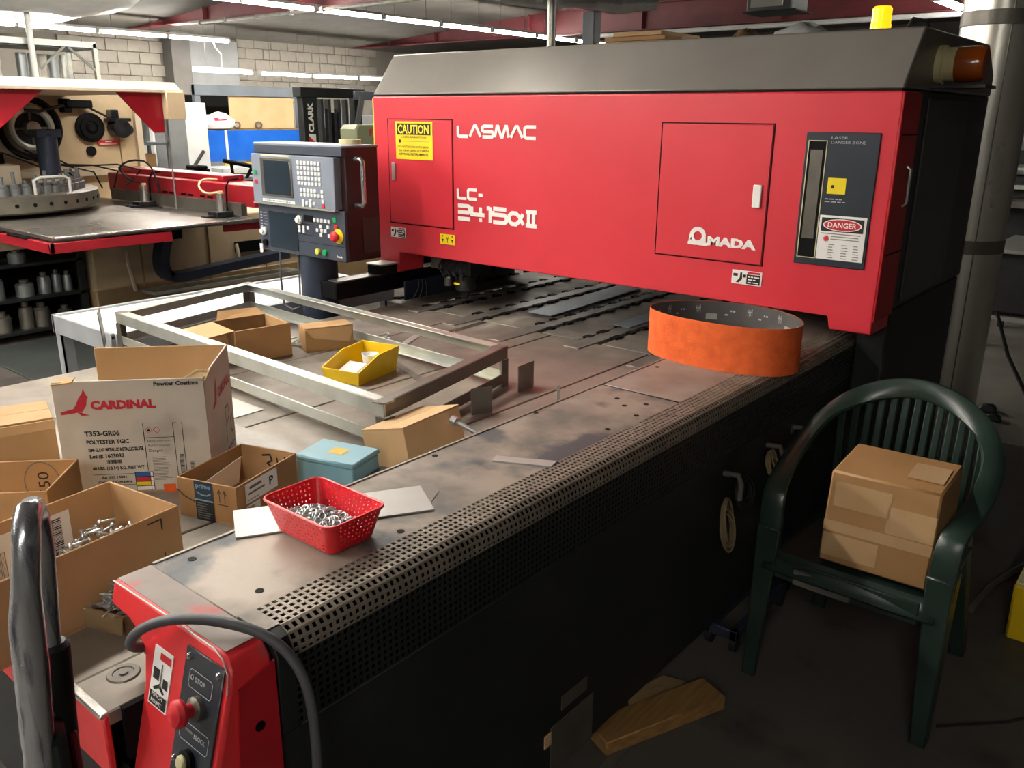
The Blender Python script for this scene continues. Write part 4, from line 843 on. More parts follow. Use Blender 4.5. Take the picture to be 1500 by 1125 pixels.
for j in range(k+1):
    for i in range(k+1):
        u, v = -1+2*i/k, -1+2*j/k; bs.v.append((.92+u*.0515, 1.222+v*.083, .857+.020-.008*max(abs(u), abs(v))**2-.006*u+rnd.uniform(-.002, .002)))
bs.f = [(j*(k+1)+i, j*(k+1)+i+1, (j+1)*(k+1)+i+1, (j+1)*(k+1)+i) for j in range(k) for i in range(k)]
o = single('ring_heap', 'dense lower layer of metal rings filling the red basket', 'rings', bs, 'galv_dark'); o['kind'] = 'stuff'
# ------------------------------------------------------------------ orange sanding belt
SB = thing('sanding_belt', 'orange abrasive belt loop standing on edge on the side cover', 'belt', (2.59, 1.222, .8505))
bo_, bi_ = B(), B(); N_ = 72
pts = [(.172*math.cos(2*PI*i/N_)+.015*math.cos(4*PI*i/N_), .262*math.sin(2*PI*i/N_)) for i in range(N_)]
pin = [(p[0]*.992, p[1]*.994) for p in pts]; hb = .152
bo_.add([(*p, 0) for p in pts]+[(*p, hb) for p in pts]+[(*p, 0) for p in pin]+[(*p, hb) for p in pin], [(i, (i+1) % N_, N_+(i+1) % N_, N_+i) for i in range(N_)]+[(N_+i, N_+(i+1) % N_, 3*N_+(i+1) % N_, 3*N_+i) for i in range(N_)]+[(i, (i+1) % N_, 2*N_+(i+1) % N_, 2*N_+i) for i in range(N_)])
part(SB, 'abrasive_face', bo_, 'belt_orange')
pin2 = [(p[0]*.985, p[1]*.988) for p in pts]
bi_.add([(*p, 0.001) for p in pin2]+[(*p, hb-.001) for p in pin2]+[(*p, .001) for p in pin]+[(*p, hb-.001) for p in pin], [(i, (i+1) % N_, N_+(i+1) % N_, N_+i) for i in range(N_)]+[(N_+i, N_+(i+1) % N_, 3*N_+(i+1) % N_, 3*N_+i) for i in range(N_)])
part(SB, 'backing', bi_, 'belt_back')
pb = B(); pl_ = B()
def onbelt(b, a, z0, z1, da, lines=None):
    P = lambda u, z: ((.172*math.cos(u)+.015*math.cos(2*u))*.982, .262*math.sin(u)*.985, z)
    b.add([P(a, z0), P(a+da, z0), P(a+da, z1), P(a, z1)], [(0, 1, 2, 3)])
for k, a in enumerate([-1.25+.24*i for i in range(12)]):
    if k % 5 == 2: onbelt(pl_, a, .086, .108, .16)
    elif k % 5 in (0, 3):
        for q in range(4): onbelt(pb, a+.02*q, .11+.004*(q % 2), .138-.004*(q % 2), .006)
        onbelt(pb, a, .124, .127, .07)
    else: onbelt(pb, a, .118, .124, .03); onbelt(pb, a+.045, .118, .124, .02); onbelt(pb, a+.1, .104, .109, .04)
part(SB, 'printed_mark', pb, 'letter_grey', smooth=False); part(SB, 'printed_label', pl_, 'sheet_grey', smooth=False)
# ------------------------------------------------------------------ green plastic chair
CH = thing('plastic_chair', 'dark green moulded plastic armchair with slatted round back beside the machine', 'chair', (2.42, .615, 0))
def cp(name, b, mat='chair_green', parent=None, **k): return part(parent or CH, name, b, mat, True, **k)
cyc = .615
# seat: curved slab
st = B(); nx, ny = 10, 12
def seatz(u, v): return .438+.010*math.cos((v-.5)*2*2.6)-.02*u-.05*max(0, (.14-u)/.14)**2-.02*math.sin(PI*v)*math.sin(PI*min(1, u*1.1))
for j in range(ny+1):
    for i in range(nx+1):
        u, v = i/nx, j/ny; hw = (.235-.015*u); fx = 2.175+.46*u-.035*math.sin(PI*v)*(1-u)
        st.v.append((fx, cyc-hw+2*hw*v, seatz(u, v)))
st.f = [(j*(nx+1)+i, j*(nx+1)+i+1, (j+1)*(nx+1)+i+1, (j+1)*(nx+1)+i) for j in range(ny) for i in range(nx)]
so = cp('seat', st); s_ = so.modifiers.new('s', 'SOLIDIFY'); s_.thickness = .012; s_.offset = -1
cp('seat_apron', B().hexa([(2.172, .42, .36), (2.172, .81, .36), (2.184, .81, .36), (2.184, .42, .36), (2.168, .42, .425), (2.168, .81, .425), (2.18, .81, .425), (2.18, .42, .425)]), bevel=.003)
cp('brand_patch', B().box(2.160, .59, .362, 2.172, .75, .408), 'plate_dark', so, bevel=.003)
def legm(x0, y0, x1, y1, zt, w0, w1):
    s = 1 if y0 < cyc else -1; b = B()
    def L(x, y, z, wd): return [(x-wd/2, y, z), (x+wd/2, y, z), (x+wd/2, y+.012*s, z), (x-wd/2+.012, y+.012*s, z), (x-wd/2+.012, y+wd*.8*s, z), (x-wd/2, y+wd*.8*s, z)]
    a, c = L(x1, y1, 0, w1), L(x0, y0, zt, w0); n = 6
    return b.add(a+c, [tuple(range(n)), tuple(range(2*n-1, n-1, -1))]+[(i, (i+1) % n, n+(i+1) % n, n+i) for i in range(n)])
cp('leg', legm(2.23, .352, 2.205, .352, .50, .085, .05), bevel=.004); cp('leg', legm(2.23, .878, 2.205, .878, .50, .085, .05), bevel=.004)
cp('leg', legm(2.63, .405, 2.72, .375, .46, .07, .05), bevel=.004); cp('leg', legm(2.63, .825, 2.72, .855, .46, .07, .05), bevel=.004)
# arms flowing into the round back rim: flattened band swept along a curve
def band(path, wds, th):
    P = [Vector(p) for p in path]; k = len(P); b = B(); vs = []
    for i in range(k):
        d = (P[min(i+1, k-1)]-P[max(i-1, 0)]).normalized(); out_ = wds[i][1]; o_ = Vector(out_).normalized(); o_ = (o_-d*o_.dot(d)).normalized(); n_ = d.cross(o_); wd = wds[i][0]
        for a in range(12):
            an = 2*PI*a/12; ca, sa = math.cos(an), math.sin(an)
            vs.append(P[i]+o_*(wd/2*(abs(ca)**.7)*(1 if ca > 0 else -1))+n_*(th/2*(abs(sa)**.7)*(1 if sa > 0 else -1)))
    b.add(vs, [(i*12+j, i*12+(j+1) % 12, (i+1)*12+(j+1) % 12, (i+1)*12+j) for i in range(k-1) for j in range(12)]+[tuple(range(11, -1, -1)), tuple((k-1)*12+j for j in range(12))])
    return b
half = []
for sgn in (-1, 1):
    pass
path = []; wds = []
def addp(x, y, z, wd, o): path.append((x, y, z)); wds.append((wd, o))
ctrl = [(2.235, .255, .585, .055, (0, 1, .15)), (2.28, .255, .608, .058, (0, 1, .15)), (2.38, .262, .622, .06, (0, 1, .2)), (2.48, .27, .638, .062, (0, 1, .4)), (2.56, .28, .668, .062, (0, .8, .8)), (2.615, .30, .712, .06, (-.3, .9, .5)), (2.65, .345, .762, .06, (-.4, .8, -.3)), (2.675, .42, .808, .06, (-.3, .6, -.7)), (2.69, .51, .834, .06, (-.2, .3, -.95)), (2.695, .615, .842, .06, (-.2, 0, -1))]
ctrl = [(2.205, .386, .44, .070, (0, 1, 0)), (2.208, .384, .52, .070, (0, 1, 0)), (2.212, .382, .575, .068, (0, 1, 0)), (2.230, .378, .608, .066, (0, 1, 0)), (2.285, .370, .628, .064, (0, 1, .1)), (2.37, .360, .650, .062, (0, 1, .2)), (2.46, .358, .680, .062, (0, 1, .3)), (2.54, .366, .714, .062, (-.1, .9, .3)), (2.60, .392, .752, .062, (-.3, .9, .1)), (2.645, .438, .790, .062, (-.3, .8, -.4)), (2.675, .50, .820, .062, (-.3, .5, -.8)), (2.69, .56, .836, .062, (-.2, .25, -.95)), (2.695, .615, .841, .062, (-.2, 0, -1))]
full = ctrl+[(x, 2*cyc-y, z, wd, (o[0], -o[1], o[2])) for x, y, z, wd, o in ctrl[-2::-1]]
# smooth the control polygon
def dens(cs, it=2):
    for _ in range(it):
        o = [cs[0]]
        for a, c in zip(cs[:-1], cs[1:]):
            f = lambda t: tuple(a[i]*(1-t)+c[i]*t for i in range(4))+(tuple(a[4][i]*(1-t)+c[4][i]*t for i in range(3)),)
            o += [f(.25), f(.75)]
        o.append(cs[-1]); cs = o
    return cs
dn = dens(full)
cp('back_rim', band([c[:3] for c in dn], [(c[3], c[4]) for c in dn], .026))
arch = [(y, z, x) for x, y, z, wd, o in dn if x > 2.60]
for k in range(13):
    y = .415+k*(.4/12)
    cand = [c for c in arch]; zt = None
    for a, c in zip(cand[:-1], cand[1:]):
        if min(a[0], c[0]) <= y <= max(a[0], c[0]) and abs(a[0]-c[0]) > 1e-6:
            t = (y-a[0])/(c[0]-a[0]); zt = a[1]+(c[1]-a[1])*t; xt = a[2]+(c[2]-a[2])*t
    if zt is None: continue
    cp('back_slat', B().hexa([(2.625, y-.011, .44), (2.637, y-.011, .44), (2.637, y+.011, .44), (2.625, y+.011, .44), (xt-.008, y-.011, zt-.015), (xt+.004, y-.011, zt-.015), (xt+.004, y+.011, zt-.015), (xt-.008, y+.011, zt-.015)]), bevel=.004)
cp('back_base', B().box(2.60, .40, .425, 2.645, .83, .465), bevel=.01)
# taped carton on the chair
a, rz, W = frame2((2.198, .70), (2.213, .42), .447)
TB = thing('taped_carton', 'brown carton wrapped in packing tape sitting on the green plastic chair', 'box', a, rz)
part(TB, 'body', B().hexa([(0, 0, 0), (W, 0, -.004), (W+.01, .25, -.006), (.0, .25, 0), (.004, .02, .262), (W, .02, .265), (W+.008, .26, .268), (.004, .265, .266)]), 'kraft', False, .006)
ff = lambda x, z, o=.0012: (x, z/.263*.02-o, z)
for x0, x1, z0, z1 in ((.02, .165, .165, .235), (.005, .15, .02, .085), (.16, W-.002, .125, .20), (.002, W-.002, .092, .122)):
    part(TB, 'tape_strip', B().add([ff(x0, z0), ff(x1, z0), ff(x1, z1), ff(x0, z1)], [(0, 1, 2, 3)]), 'tape', smooth=False)
part(TB, 'shipping_label', B().add([(W-.10, .08, .2675), (W-.01, .08, .268), (W-.01, .20, .2695), (W-.10, .20, .2688)], [(0, 1, 2, 3)]), 'tape', smooth=False)
# ------------------------------------------------------------------ floor things by the machine
PK = B(); mpk = Matrix.Translation((1.83, .955, .025)) @ Matrix.Rotation(math.radians(-22), 4, 'Z')
single('wood_plank', 'short wooden plank lying on the floor against the machine side', 'plank', B().box(-.22, -.05, -.024, .19, .05, .02, mpk), 'wood', .003)
single('brown_offcut', 'dark brown board offcut lying behind the wooden plank', 'board', B().sheet([(1.78, 1.0, .004), (2.02, .985, .004), (1.98, 1.04, .02), (1.8, 1.06, .05)], .008), 'card_old')
DL = thing('floor_dolly', 'low dark dolly under the machine cables behind the plank', 'dolly', (2.45, .985, 0))
part(DL, 'frame', B().box(2.24, .93, .05, 2.66, .955, .085).box(2.24, 1.02, .05, 2.66, 1.045, .085).box(2.24, .93, .05, 2.265, 1.045, .085).box(2.63, .93, .05, 2.66, 1.045, .085), 'navy', True, .003)
for x, y in ((2.27, .945), (2.62, .945), (2.27, 1.03), (2.62, 1.03)): part(DL, 'caster', B().cyl((x, y-.01, .025), (x, y+.01, .025), .025, n=14), 'rubber', True)
single('floor_bracket', 'flat grey metal strip on the floor along the machine base', 'strip', B().sheet([(1.50, .945, .002), (1.72, .965, .002), (1.72, .995, .002), (1.50, .975, .002)], .004), 'galv_dark')
def coil(x, y, z, R, n, mat, label, sag=1.35):
    b = B(); rnd = random.Random(int(x*100))
    for k in range(n):
        pts = []; ph = rnd.uniform(-.6, .6); r = R*rnd.uniform(.7, 1.2)
        for i in range(22):
            t = 2*PI*i/22; pts.append((x+r*math.cos(t)*.75+rnd.uniform(-.002, .002)+.012*ph, y-.006*k/3-.008+.012*math.sin(t+ph), z+r*sag*math.sin(t)+ph*.03))
        b.tube(pts, .0038, 5, True)
    single('cable_coil', label, 'cable', b, mat, 0, 'cable coils hung on the machine side')
coil(2.19, .985, .46, .05, 7, 'cable_tan', 'tan coil of cable hanging lowest on the machine side'); coil(2.30, .985, .545, .055, 6, 'rubber', 'black cable loops hanging between the tan coils', .8); coil(2.50, .985, .565, .038, 5, 'cable_tan', 'small tan coil of cable hung nearest the green chair', .9)
hk = B()
for x in (2.20, 2.50, 2.72): single('cable_hook', {2.20: 'bent steel cable hook above the lowest tan coil', 2.50: 'bent steel cable hook above the small tan coil', 2.72: 'bent steel cable hook behind the green chair'}[x], 'hook', B().tube([(x, 1.0, .62), (x, .955, .625), (x, .945, .60), (x, .945, .55)], .009, 8), 'plate_dark', 0, 'cable hooks on the machine side')
# duct pipe
DP = thing('metal_duct', 'tall shiny spiral duct pipe standing behind the chair at right', 'duct', (4.6, .96, 0))
part(DP, 'pipe', B().cyl((4.6, .96, 0), (4.6, .96, 3.42), .165, n=44), 'duct', True)
for z in (1.02, 2.02): part(DP, 'band', B().lathe([(.166, 0), (.169, .002), (.169, .06), (.166, .062)], (4.6, .96, z), 44), 'galv_dark', True)
part(DP, 'seam', B().cyl((4.452, .886, 0.0), (4.452, .886, 3.4), .003, n=6), 'galv_dark', True)
# yellow bin at right edge
YB = thing('yellow_crate', 'yellow painted box at the right edge beside the chair', 'crate', (3.05, .15, 0))
part(YB, 'body', B().hexa([(2.91, .0, .0), (3.2, .0, .0), (3.2, .298, .0), (2.91, .298, .0), (2.90, .0, .20), (3.2, .0, .20), (3.2, .30, .20), (2.90, .30, .20)]), 'yellow_plastic', True, .008)
part(YB, 'lid', B().box(2.905, .0, .20, 3.195, .295, .212), 'cream', True, .004)
single('floor_hose', 'grey hose lying on the floor behind the green chair', 'hose', B().tube([(3.0, .42, .012), (3.25, .40, .012), (3.5, .33, .012), (3.8, .2, .012), (4.2, .1, .012)], .012, 8), 'galv_dark')
single('floor_cable', 'thin dark cable crossing the floor by the yellow box', 'cable', B().tube([(2.3, .35, .005), (2.45, .2, .005), (2.6, .1, .005), (2.7, -.1, .005)], .004, 6), 'rubber')
# ------------------------------------------------------------------ chrome handle of a cart at lower left
HT = thing('cart_handle', 'chrome tubular cart handle in a black socket, left foreground', 'cart', (.285, .92, 0))
d = Vector((.31, .91, 0)).normalized(); pr_ = Vector((d.y, -d.x, 0)); A = Vector((.28, .902, 0))
hp = [(.262, .89, .60), (.268, .898, .90), (.277, .903, .99), (.281, .902, 1.05), (.284, .902, 1.10), (.290, .904, 1.14), (.299, .908, 1.185), (.304, .914, 1.203), (.312, .925, 1.212), (.322, .942, 1.208), (.330, .956, 1.19), (.330, .958, 1.15), (.315, .946, 1.034), (.293, .934, .88), (.28, .93, .7)]
part(HT, 'handle', B().tube(hp, [.0155, .0155, .017, .018, .0175, .0145, .014, .014, .014, .014, .014, .014, .014, .014, .014], 16), 'chrome', True)
sk = Vector((.322, .950, 0))
part(HT, 'socket', B().tube([(.2925, .937, .70), (.318, .9475, 1.035)], .021, 18).tube([(.318, .9475, 1.035), (.3184, .9477, 1.04)], [.021, .016], 18), 'machine_black', True)
bk_ = A+d*.045
part(HT, 'bracket', B().cb((0, 0, 0), (.075, .045, .44), Matrix.Translation((bk_.x-.008, bk_.y-.02, .74)) @ Matrix.Rotation(math.atan2(d.y, d.x), 4, 'Z')), 'machine_black', True, .01)
part(HT, 'cart_deck', B().box(.08, .78, .14, .40, 1.10, .20), 'machine_black', True, .01); part(HT, 'red_post', B().box(.312, .918, .2, .322, .932, .93), 'press_red', True, .003)
for x, y in ((.12, .82), (.36, .82), (.12, 1.06), (.36, 1.06)): part(HT, 'wheel', B().cyl((x, y-.015, .07), (x, y+.015, .07), .07, n=18), 'rubber', True)
# ------------------------------------------------------------------ turret punch press at the left
TP = thing('turret_punch_press', 'beige and red turret punch press with round tool turret and steel table', 'machine', (3.2, 6.9, 0))
def tp(name, b, mat, parent=None, **k): return part(parent or TP, name, b, mat, True, **k)
tp('base', B().box(2.97, 6.6, .30, 6.2, 8.9, .80), 'beige', bevel=.01); tp('base_skirt', B().box(2.96, 6.59, 0, 6.2, 8.9, .32), 'beige_low', bevel=.01)
for x in (3.35, 3.95, 4.5): tp('panel_joint', B().box(x, 6.585, .02, x+.006, 6.60, .79), 'beige_low')
tp('base_bracket', B().tube([(3.22, 6.57, .60), (3.22, 6.54, .45), (3.25, 6.54, .28)], .016, 6), 'hood_beige'); tp('base_bracket', B().tube([(4.2, 6.57, .55), (4.2, 6.54, .42), (4.22, 6.54, .35)], .016, 6), 'hood_beige')
tp('base_slot', B().box(4.2, 6.575, .47, 4.9, 6.605, .56), 'soft_black')
tp('column', B().box(2.0, 8.3, .78, 4.35, 9.6, 1.78), 'beige', bevel=.01); tp('column_sill', B().box(2.0, 8.22, 1.06, 4.33, 8.31, 1.12), 'hood_beige', bevel=.005)
tp('column_edge', B().box(4.30, 8.25, .9, 4.36, 8.32, 1.78), 'hood_beige'); tp('column_seam', B().box(4.14, 8.288, 1.12, 4.147, 8.30, 1.6), 'beige_low')
hd = tp('hood', B().box(.6, 6.3, 1.765, 3.69, 9.4, 1.79).hexa([(.6, 6.3, 1.765), (3.69, 6.3, 1.765), (3.69, 6.34, 1.765), (.6, 6.34, 1.765), (.6, 6.35, 1.86), (3.66, 6.35, 1.835), (3.66, 6.39, 1.835), (.6, 6.39, 1.86)]).box(.6, 6.36, 1.825, 3.66, 9.4, 1.845), 'hood_beige', bevel=.004)
tp('hood_end', B().box(3.54, 6.29, 1.575, 3.69, 6.36, 1.775), 'beige', bevel=.004)
tp('flap', B().prism([(3.20, 1.765), (3.56, 1.765), (3.54, 1.48), (3.46, 1.48)], 'y', 6.37, 6.38), 'press_red'); tp('flap', B().prism([(2.0, 1.765), (2.69, 1.765), (2.40, 1.53), (2.0, 1.25)], 'y', 6.37, 6.38), 'press_red')
tp('hood_post', B().cyl((3.6, 6.42, .9), (3.6, 6.42, 1.77), .007, n=8), 'grey_paint')
# table
tb = tp('table', B().box(2.24, 5.47, .868, 3.42, 8.2, .90), 'press_table', bevel=.006); tp('table_lip', B().box(2.24, 5.43, .885, 3.42, 5.475, .90), 'steel_bright', tb, bevel=.004)
tp('table_edge', B().box(2.205, 5.44, .80, 2.235, 8.2, .865).box(2.205, 5.44, .80, 3.0, 5.46, .865), 'press_red', tb, bevel=.004)
for k in range(5): tp('edge_slot', B().box(2.2, 5.75+.42*k, .862, 2.24, 6.05+.42*k, .872), 'soft_black', tb)
tp('side_table', B().box(3.43, 5.52, .86, 3.75, 8.0, .885), 'press_table', bevel=.004); tp('table_support', B().box(3.05, 6.2, .70, 3.5, 6.6, .86), 'soft_black'); tp('red_bracket', B().box(3.5, 5.6, .80, 3.8, 5.63, .85), 'press_red')
# turret
tu = tp('turret', B().lathe([(.2, .93), (.83, .93), (.85, .945), (.85, 1.05), (.83, 1.06), (0, 1.06)], (2.5, 7.35, 0), 64), 'turret', bevel=0)
for k in range(18):
    a = -PI/2+math.radians(-60+k*8.2)
    tp('tool_hole', B().cyl((2.5+.846*math.cos(a), 7.35+.846*math.sin(a), .995), (2.5+.853*math.cos(a), 7.35+.853*math.sin(a), .995), .014, n=10), 'soft_black', tu)
for k in range(20):
    a = -PI/2+math.radians(-30+k*6.2); r = .72; x, y = 2.5+r*math.cos(a), 7.35+r*math.sin(a)
    tp('tool_holder', B().lathe([(.042, 0), (.042, .05), (.032, .056), (.032, .075), (.012, .076), (.012, .10+.03*(k % 3)), (0, .10+.03*(k % 3))], (x, y, 1.06), 14), 'bucket', tu)
tp('turret_handle', B().tube([(2.62, 6.56, 1.06), (2.62, 6.56, 1.16), (2.66, 6.55, 1.18), (2.84, 6.58, 1.18), (2.88, 6.59, 1.16), (2.88, 6.6, 1.06)], .010, 6), 'white_paint', tu)
# machinery in the throat
tp('ram_motor', B().cyl((2.93, 7.0, 1.14), (2.93, 7.0, 1.46), .075, n=20).box(2.84, 6.93, 1.44, 3.02, 7.08, 1.50), 'navy', bevel=.004); tp('ram_foot', B().cyl((2.93, 7.0, 1.09), (2.93, 7.0, 1.14), .14, n=20), 'hood_beige')
fw = tp('flywheel', B().torus((3.32, 8.2, 1.487), (0, 1, 0), .165, .03, 36, 8), 'galv'); tp('flywheel_guard', B().torus((3.32, 8.22, 1.487), (0, 1, 0), .245, .03, 36, 6), 'soft_black', fw)
tp('flywheel_disc', B().cyl((3.32, 8.25, 1.487), (3.32, 8.28, 1.487), .165, n=32), 'dark_panel', fw); tp('flywheel_hub', B().cyl((3.32, 8.14, 1.487), (3.32, 8.28, 1.487), .06, n=24), 'galv', fw)
for k in range(4):
    a = k*PI/2; tp('spoke', B().cyl((3.32+.05*math.cos(a), 8.2, 1.487+.05*math.sin(a)), (3.32+.16*math.cos(a), 8.2, 1.487+.16*math.sin(a)), .013, n=6), 'galv_dark', fw)
tp('pulley', B().lathe([(.13, 0), (.13, .03), (.10, .035), (.10, .05), (.06, .05), (.055, .04), (.03, .06), (0, .06)], n=30, m=basis((3.87, 8.29, 1.49), (1, 0, 0), (0, 0, 1))), 'soft_black')
gb = tp('gear_unit', B().cyl((4.12, 8.3, 1.48), (4.12, 8.15, 1.48), .085, n=20).box(4.02, 8.17, 1.545, 4.22, 8.3, 1.575).cyl((4.2, 8.3, 1.47), (4.2, 8.2, 1.47), .05, n=16).box(4.05, 8.2, 1.575, 4.12, 8.3, 1.65), 'chrome_dull', bevel=.004)
tp('junction_box', B().box(3.64, 8.18, 1.66, 3.88, 8.3, 1.73).box(3.62, 8.2, 1.62, 3.70, 8.3, 1.74), 'soft_black', bevel=.01)
tp('hose', B().tube([(3.62, 8.2, 1.68), (3.5, 8.15, 1.66), (3.38, 8.12, 1.63), (3.25, 8.1, 1.64)], .014, 6), 'rubber'); tp('hose', B().tube([(3.88, 8.25, 1.66), (3.98, 8.2, 1.6), (4.08, 8.2, 1.54)], .01, 6), 'rubber')
ws = tp('warning_sign', B().box(3.93, 8.285, 1.33, 4.13, 8.30, 1.375), 'sign_red'); 
b = B(); mm = basis((3.94, 8.284, 1.335), (1, 0, 0), (0, 0, 1)); rect(b, .06, .024, .12, .032, mm); rect(b, .01, .002, .17, .007, mm); rect(b, .01, .010, .17, .015, mm); tp('sign_print', b, 'letter_white', ws)
tp('port', B().cyl((3.86, 8.28, 1.28), (3.86, 8.302, 1.28), .045, n=20), 'soft_black')
tp('throat_block', B().box(2.0, 7.9, 1.06, 2.95, 8.3, 1.30), 'soft_black'); tp('throat_plate', B().box(2.2, 6.75, 1.12, 2.62, 6.95, 1.26), 'hood_beige', bevel=.006)
for k in range(4): tp('hose', B().tube([(2.6+.1*k, 7.1, 1.35), (2.75+.12*k, 7.05, 1.28-.02*k), (2.9+.2*k, 7.1, 1.22), (3.15+.2*k, 7.2, 1.16), (3.35+.1*k, 7.3, 1.02)], .007, 6), 'rubber')
# carriage with clamps
ca = tp('carriage', B().box(3.70, 5.5, .965, 3.98, 7.7, 1.12), 'press_red', bevel=.006); tp('carriage_top', B().box(3.80, 6.05, 1.12, 3.99, 7.7, 1.165), 'press_red', ca, bevel=.006)
tp('carriage_rail', B().box(3.66, 5.62, .90, 3.71, 7.6, .99), 'galv_dark', ca); tp('end_connector', B().box(3.85, 5.47, 1.01, 3.95, 5.505, 1.09), 'soft_black', ca, bevel=.003); tp('connector_ring', B().torus((3.90, 5.465, 1.05), (0, 1, 0), .022, .009, 14, 6), 'steel_bright', ca)
for k in range(6): tp('vent_slot', B().box(3.695, 6.05+.28*(k//2)+.10*(k % 2), 1.0, 3.702, 6.12+.28*(k//2)+.10*(k % 2), 1.015), 'soft_black', ca)
for y in (5.78, 6.9):
    cl = tp('clamp', B().box(3.52, y-.06, .89, 3.72, y+.06, .93).box(3.44, y-.03, .888, 3.55, y+.03, .905), 'chrome_dull', bevel=.003)
    tp('clamp_cylinder', B().cyl((3.6, y, .93), (3.6, y, 1.06), .035, n=16), 'steel_bright', cl); tp('clamp_cap', B().cyl((3.6, y, 1.06), (3.6, y, 1.075), .02, n=10), 'card_light', cl); tp('clamp_arm', B().tube([(3.66, y+.02, .93), (3.67, y+.03, 1.1), (3.70, y+.03, 1.15), (3.75, y-.02, 1.16)], .007, 6), 'soft_black', cl)
tp('clamp_hose', B().tube(dens2([(3.6, 5.78, 1.07), (3.55, 5.9, 1.05), (3.55, 6.0, 1.10), (3.62, 6.05, 1.15), (3.75, 6.05, 1.14)]), .008, 6), 'cream'); tp('clamp_hose', B().tube(dens2([(3.6, 6.9, 1.07), (3.55, 7.05, 1.10), (3.5, 7.1, 1.2), (3.58, 7.0, 1.26), (3.66, 6.85, 1.24), (3.68, 6.8, 1.0)]), .008, 6), 'rubber')
# flat cable chain hanging below the table
cc = B(); pth = [(3.50, 6.45, .84), (3.45, 6.45, .72), (3.40, 6.45, .58), (3.385, 6.45, .46), (3.42, 6.45, .37), (3.50, 6.45, .33), (3.7, 6.45, .34), (4.1, 6.45, .37), (4.6, 6.45, .40)]
def chain(pth, y0, y1, th):
    b = B()
    for (a, _, c), (e, _, g) in zip(pth[:-1], pth[1:]):
        dx, dz = e-a, g-c; l = math.hypot(dx, dz); nx, nz = -dz/l*th, dx/l*th; b.hexa([(a, y0, c), (e, y0, g), (e, y1, g), (a, y1, c), (a+nx, y0, c+nz), (e+nx, y0, g+nz), (e+nx, y1, g+nz), (a+nx, y1, c+nz)])
    return b
def dens2(p, it=2):
    for _ in range(it):
        o = [p[0]]
        for a, c in zip(p[:-1], p[1:]): o += [tuple(a[i]*.75+c[i]*.25 for i in range(3)), tuple(a[i]*.25+c[i]*.75 for i in range(3))]
        p = o+[p[-1]]
    return p
tp('cable_chain', chain(dens2(pth), 6.36, 6.50, .07), 'navy'); tp('chain_tray', B().box(3.3, 6.35, .26, 4.7, 6.55, .285), 'galv')
# ------------------------------------------------------------------ tool shelf under the press table
TS = thing('tool_shelf', 'low dark steel shelf of punch tools under the press table', 'shelf', (2.3, 6.85, 0))
for z in (.06, .30, .55): part(TS, 'shelf_board', B().box(1.2, 6.66, z, 2.92, 7.05, z+.02), 'machine_black', True)
for x, y in ((2.88, 6.66), (2.88, 7.02), (1.9, 7.02), (1.2, 6.66)): part(TS, 'post', B().box(x, y, 0, x+.04, y+.03, .62), 'machine_black', True)
part(TS, 'side_panel', B().box(2.92, 6.66, .05, 2.93, 7.05, .62), 'machine_black', True); part(TS, 'back_panel', B().box(1.2, 7.05, .05, 2.92, 7.06, .62), 'soft_black', True)
def tool(i, x, y, z, r, h, kd, label):
    T = thing('punch_tool', label, 'tool', (x, y, z), 0, 'punch tools on the dark shelf')
    part(T, 'body', B().lathe([(r, 0), (r, h*.7), (r*.9, h*.74), (r*.9, h*.8), (0, h*.8)], n=18), 'bucket' if kd else 'galv_dark'); part(T, 'cap', B().lathe([(r*.5, h*.8), (r*.5, h), (r*.3, h*1.02), (0, h*1.02)], n=14), 'galv_dark')
i = 0
pos = ['first', 'second', 'third', 'fourth', 'fifth', 'sixth', 'seventh']
for z, nm, lst in ((.08, 'bottom', ((2.18, .06, .17), (2.33, .062, .15), (2.5, .05, .2), (2.61, .058, .18), (2.78, .05, .13))), (.32, 'middle', ((2.17, .04, .13), (2.32, .06, .18), (2.52, .062, .12), (2.66, .045, .16), (2.75, .035, .17), (2.83, .035, .15))), (.57, 'top', ((2.28, .09, .10), (2.5, .06, .09)))):
    for k, (x, r, h) in enumerate(lst): tool(i, x, 6.76, z, r, h, (i+k) % 2, '%s steel punch tool from the left on the %s board of the dark shelf' % (pos[k], nm)); i += 1
single('rubber_mat', 'dark grey rubber mat on the floor by the tool shelf', 'mat', B().box(2.05, 5.2, 0.001, 3.1, 6.6, .014), 'mat', .004)
# ------------------------------------------------------------------ far background on the left
CB = thing('white_cabinet', 'tall white electrical cabinet behind the punch press', 'cabinet', (6.3, 11.2, 0))
part(CB, 'body', B().box(5.95, 11, .03, 6.75, 11.6, 1.76), 'white_paint', True, .01); part(CB, 'door', B().box(5.97, 10.985, .08, 6.42, 11.0, 1.72), 'grey_paint', True, .004); part(CB, 'plinth', B().box(5.97, 11.02, 0, 6.73, 11.58, .04), 'dark_panel', True)
BS = thing('bucket_shelf', 'grey metal shelf with a bucket behind the press column', 'shelf', (5.35, 10.4, 0))
for z in (.55, .95, 1.25, 1.62): part(BS, 'shelf_board', B().box(4.95, 10.2, z, 5.72, 10.7, z+.03), 'steel_blue', True)
for x, y in ((4.95, 10.2), (5.69, 10.2), (4.95, 10.67), (5.69, 10.67)): part(BS, 'post', B().box(x, y, 0, x+.035, y+.035, 1.75), 'grey_paint', True)
BU = thing('metal_bucket', 'shiny metal bucket on the shelf behind the press', 'bucket', (5.42, 10.4, 1.28)); part(BU, 'pail', B().lathe([(.0, 0), (.11, 0), (.14, .28), (.145, .28), (.13, .27), (.1, .01)], n=22), 'bucket'); part(BU, 'handle', B().torus((0, 0, .27), (0, 1, .4), .14, .006, 18, 5, 0, PI), 'galv_dark')
single('small_carton', 'small brown carton on the lower board of the bucket shelf', 'box', B().box(5.3, 10.25, .98, 5.55, 10.5, 1.15), 'card', .004)
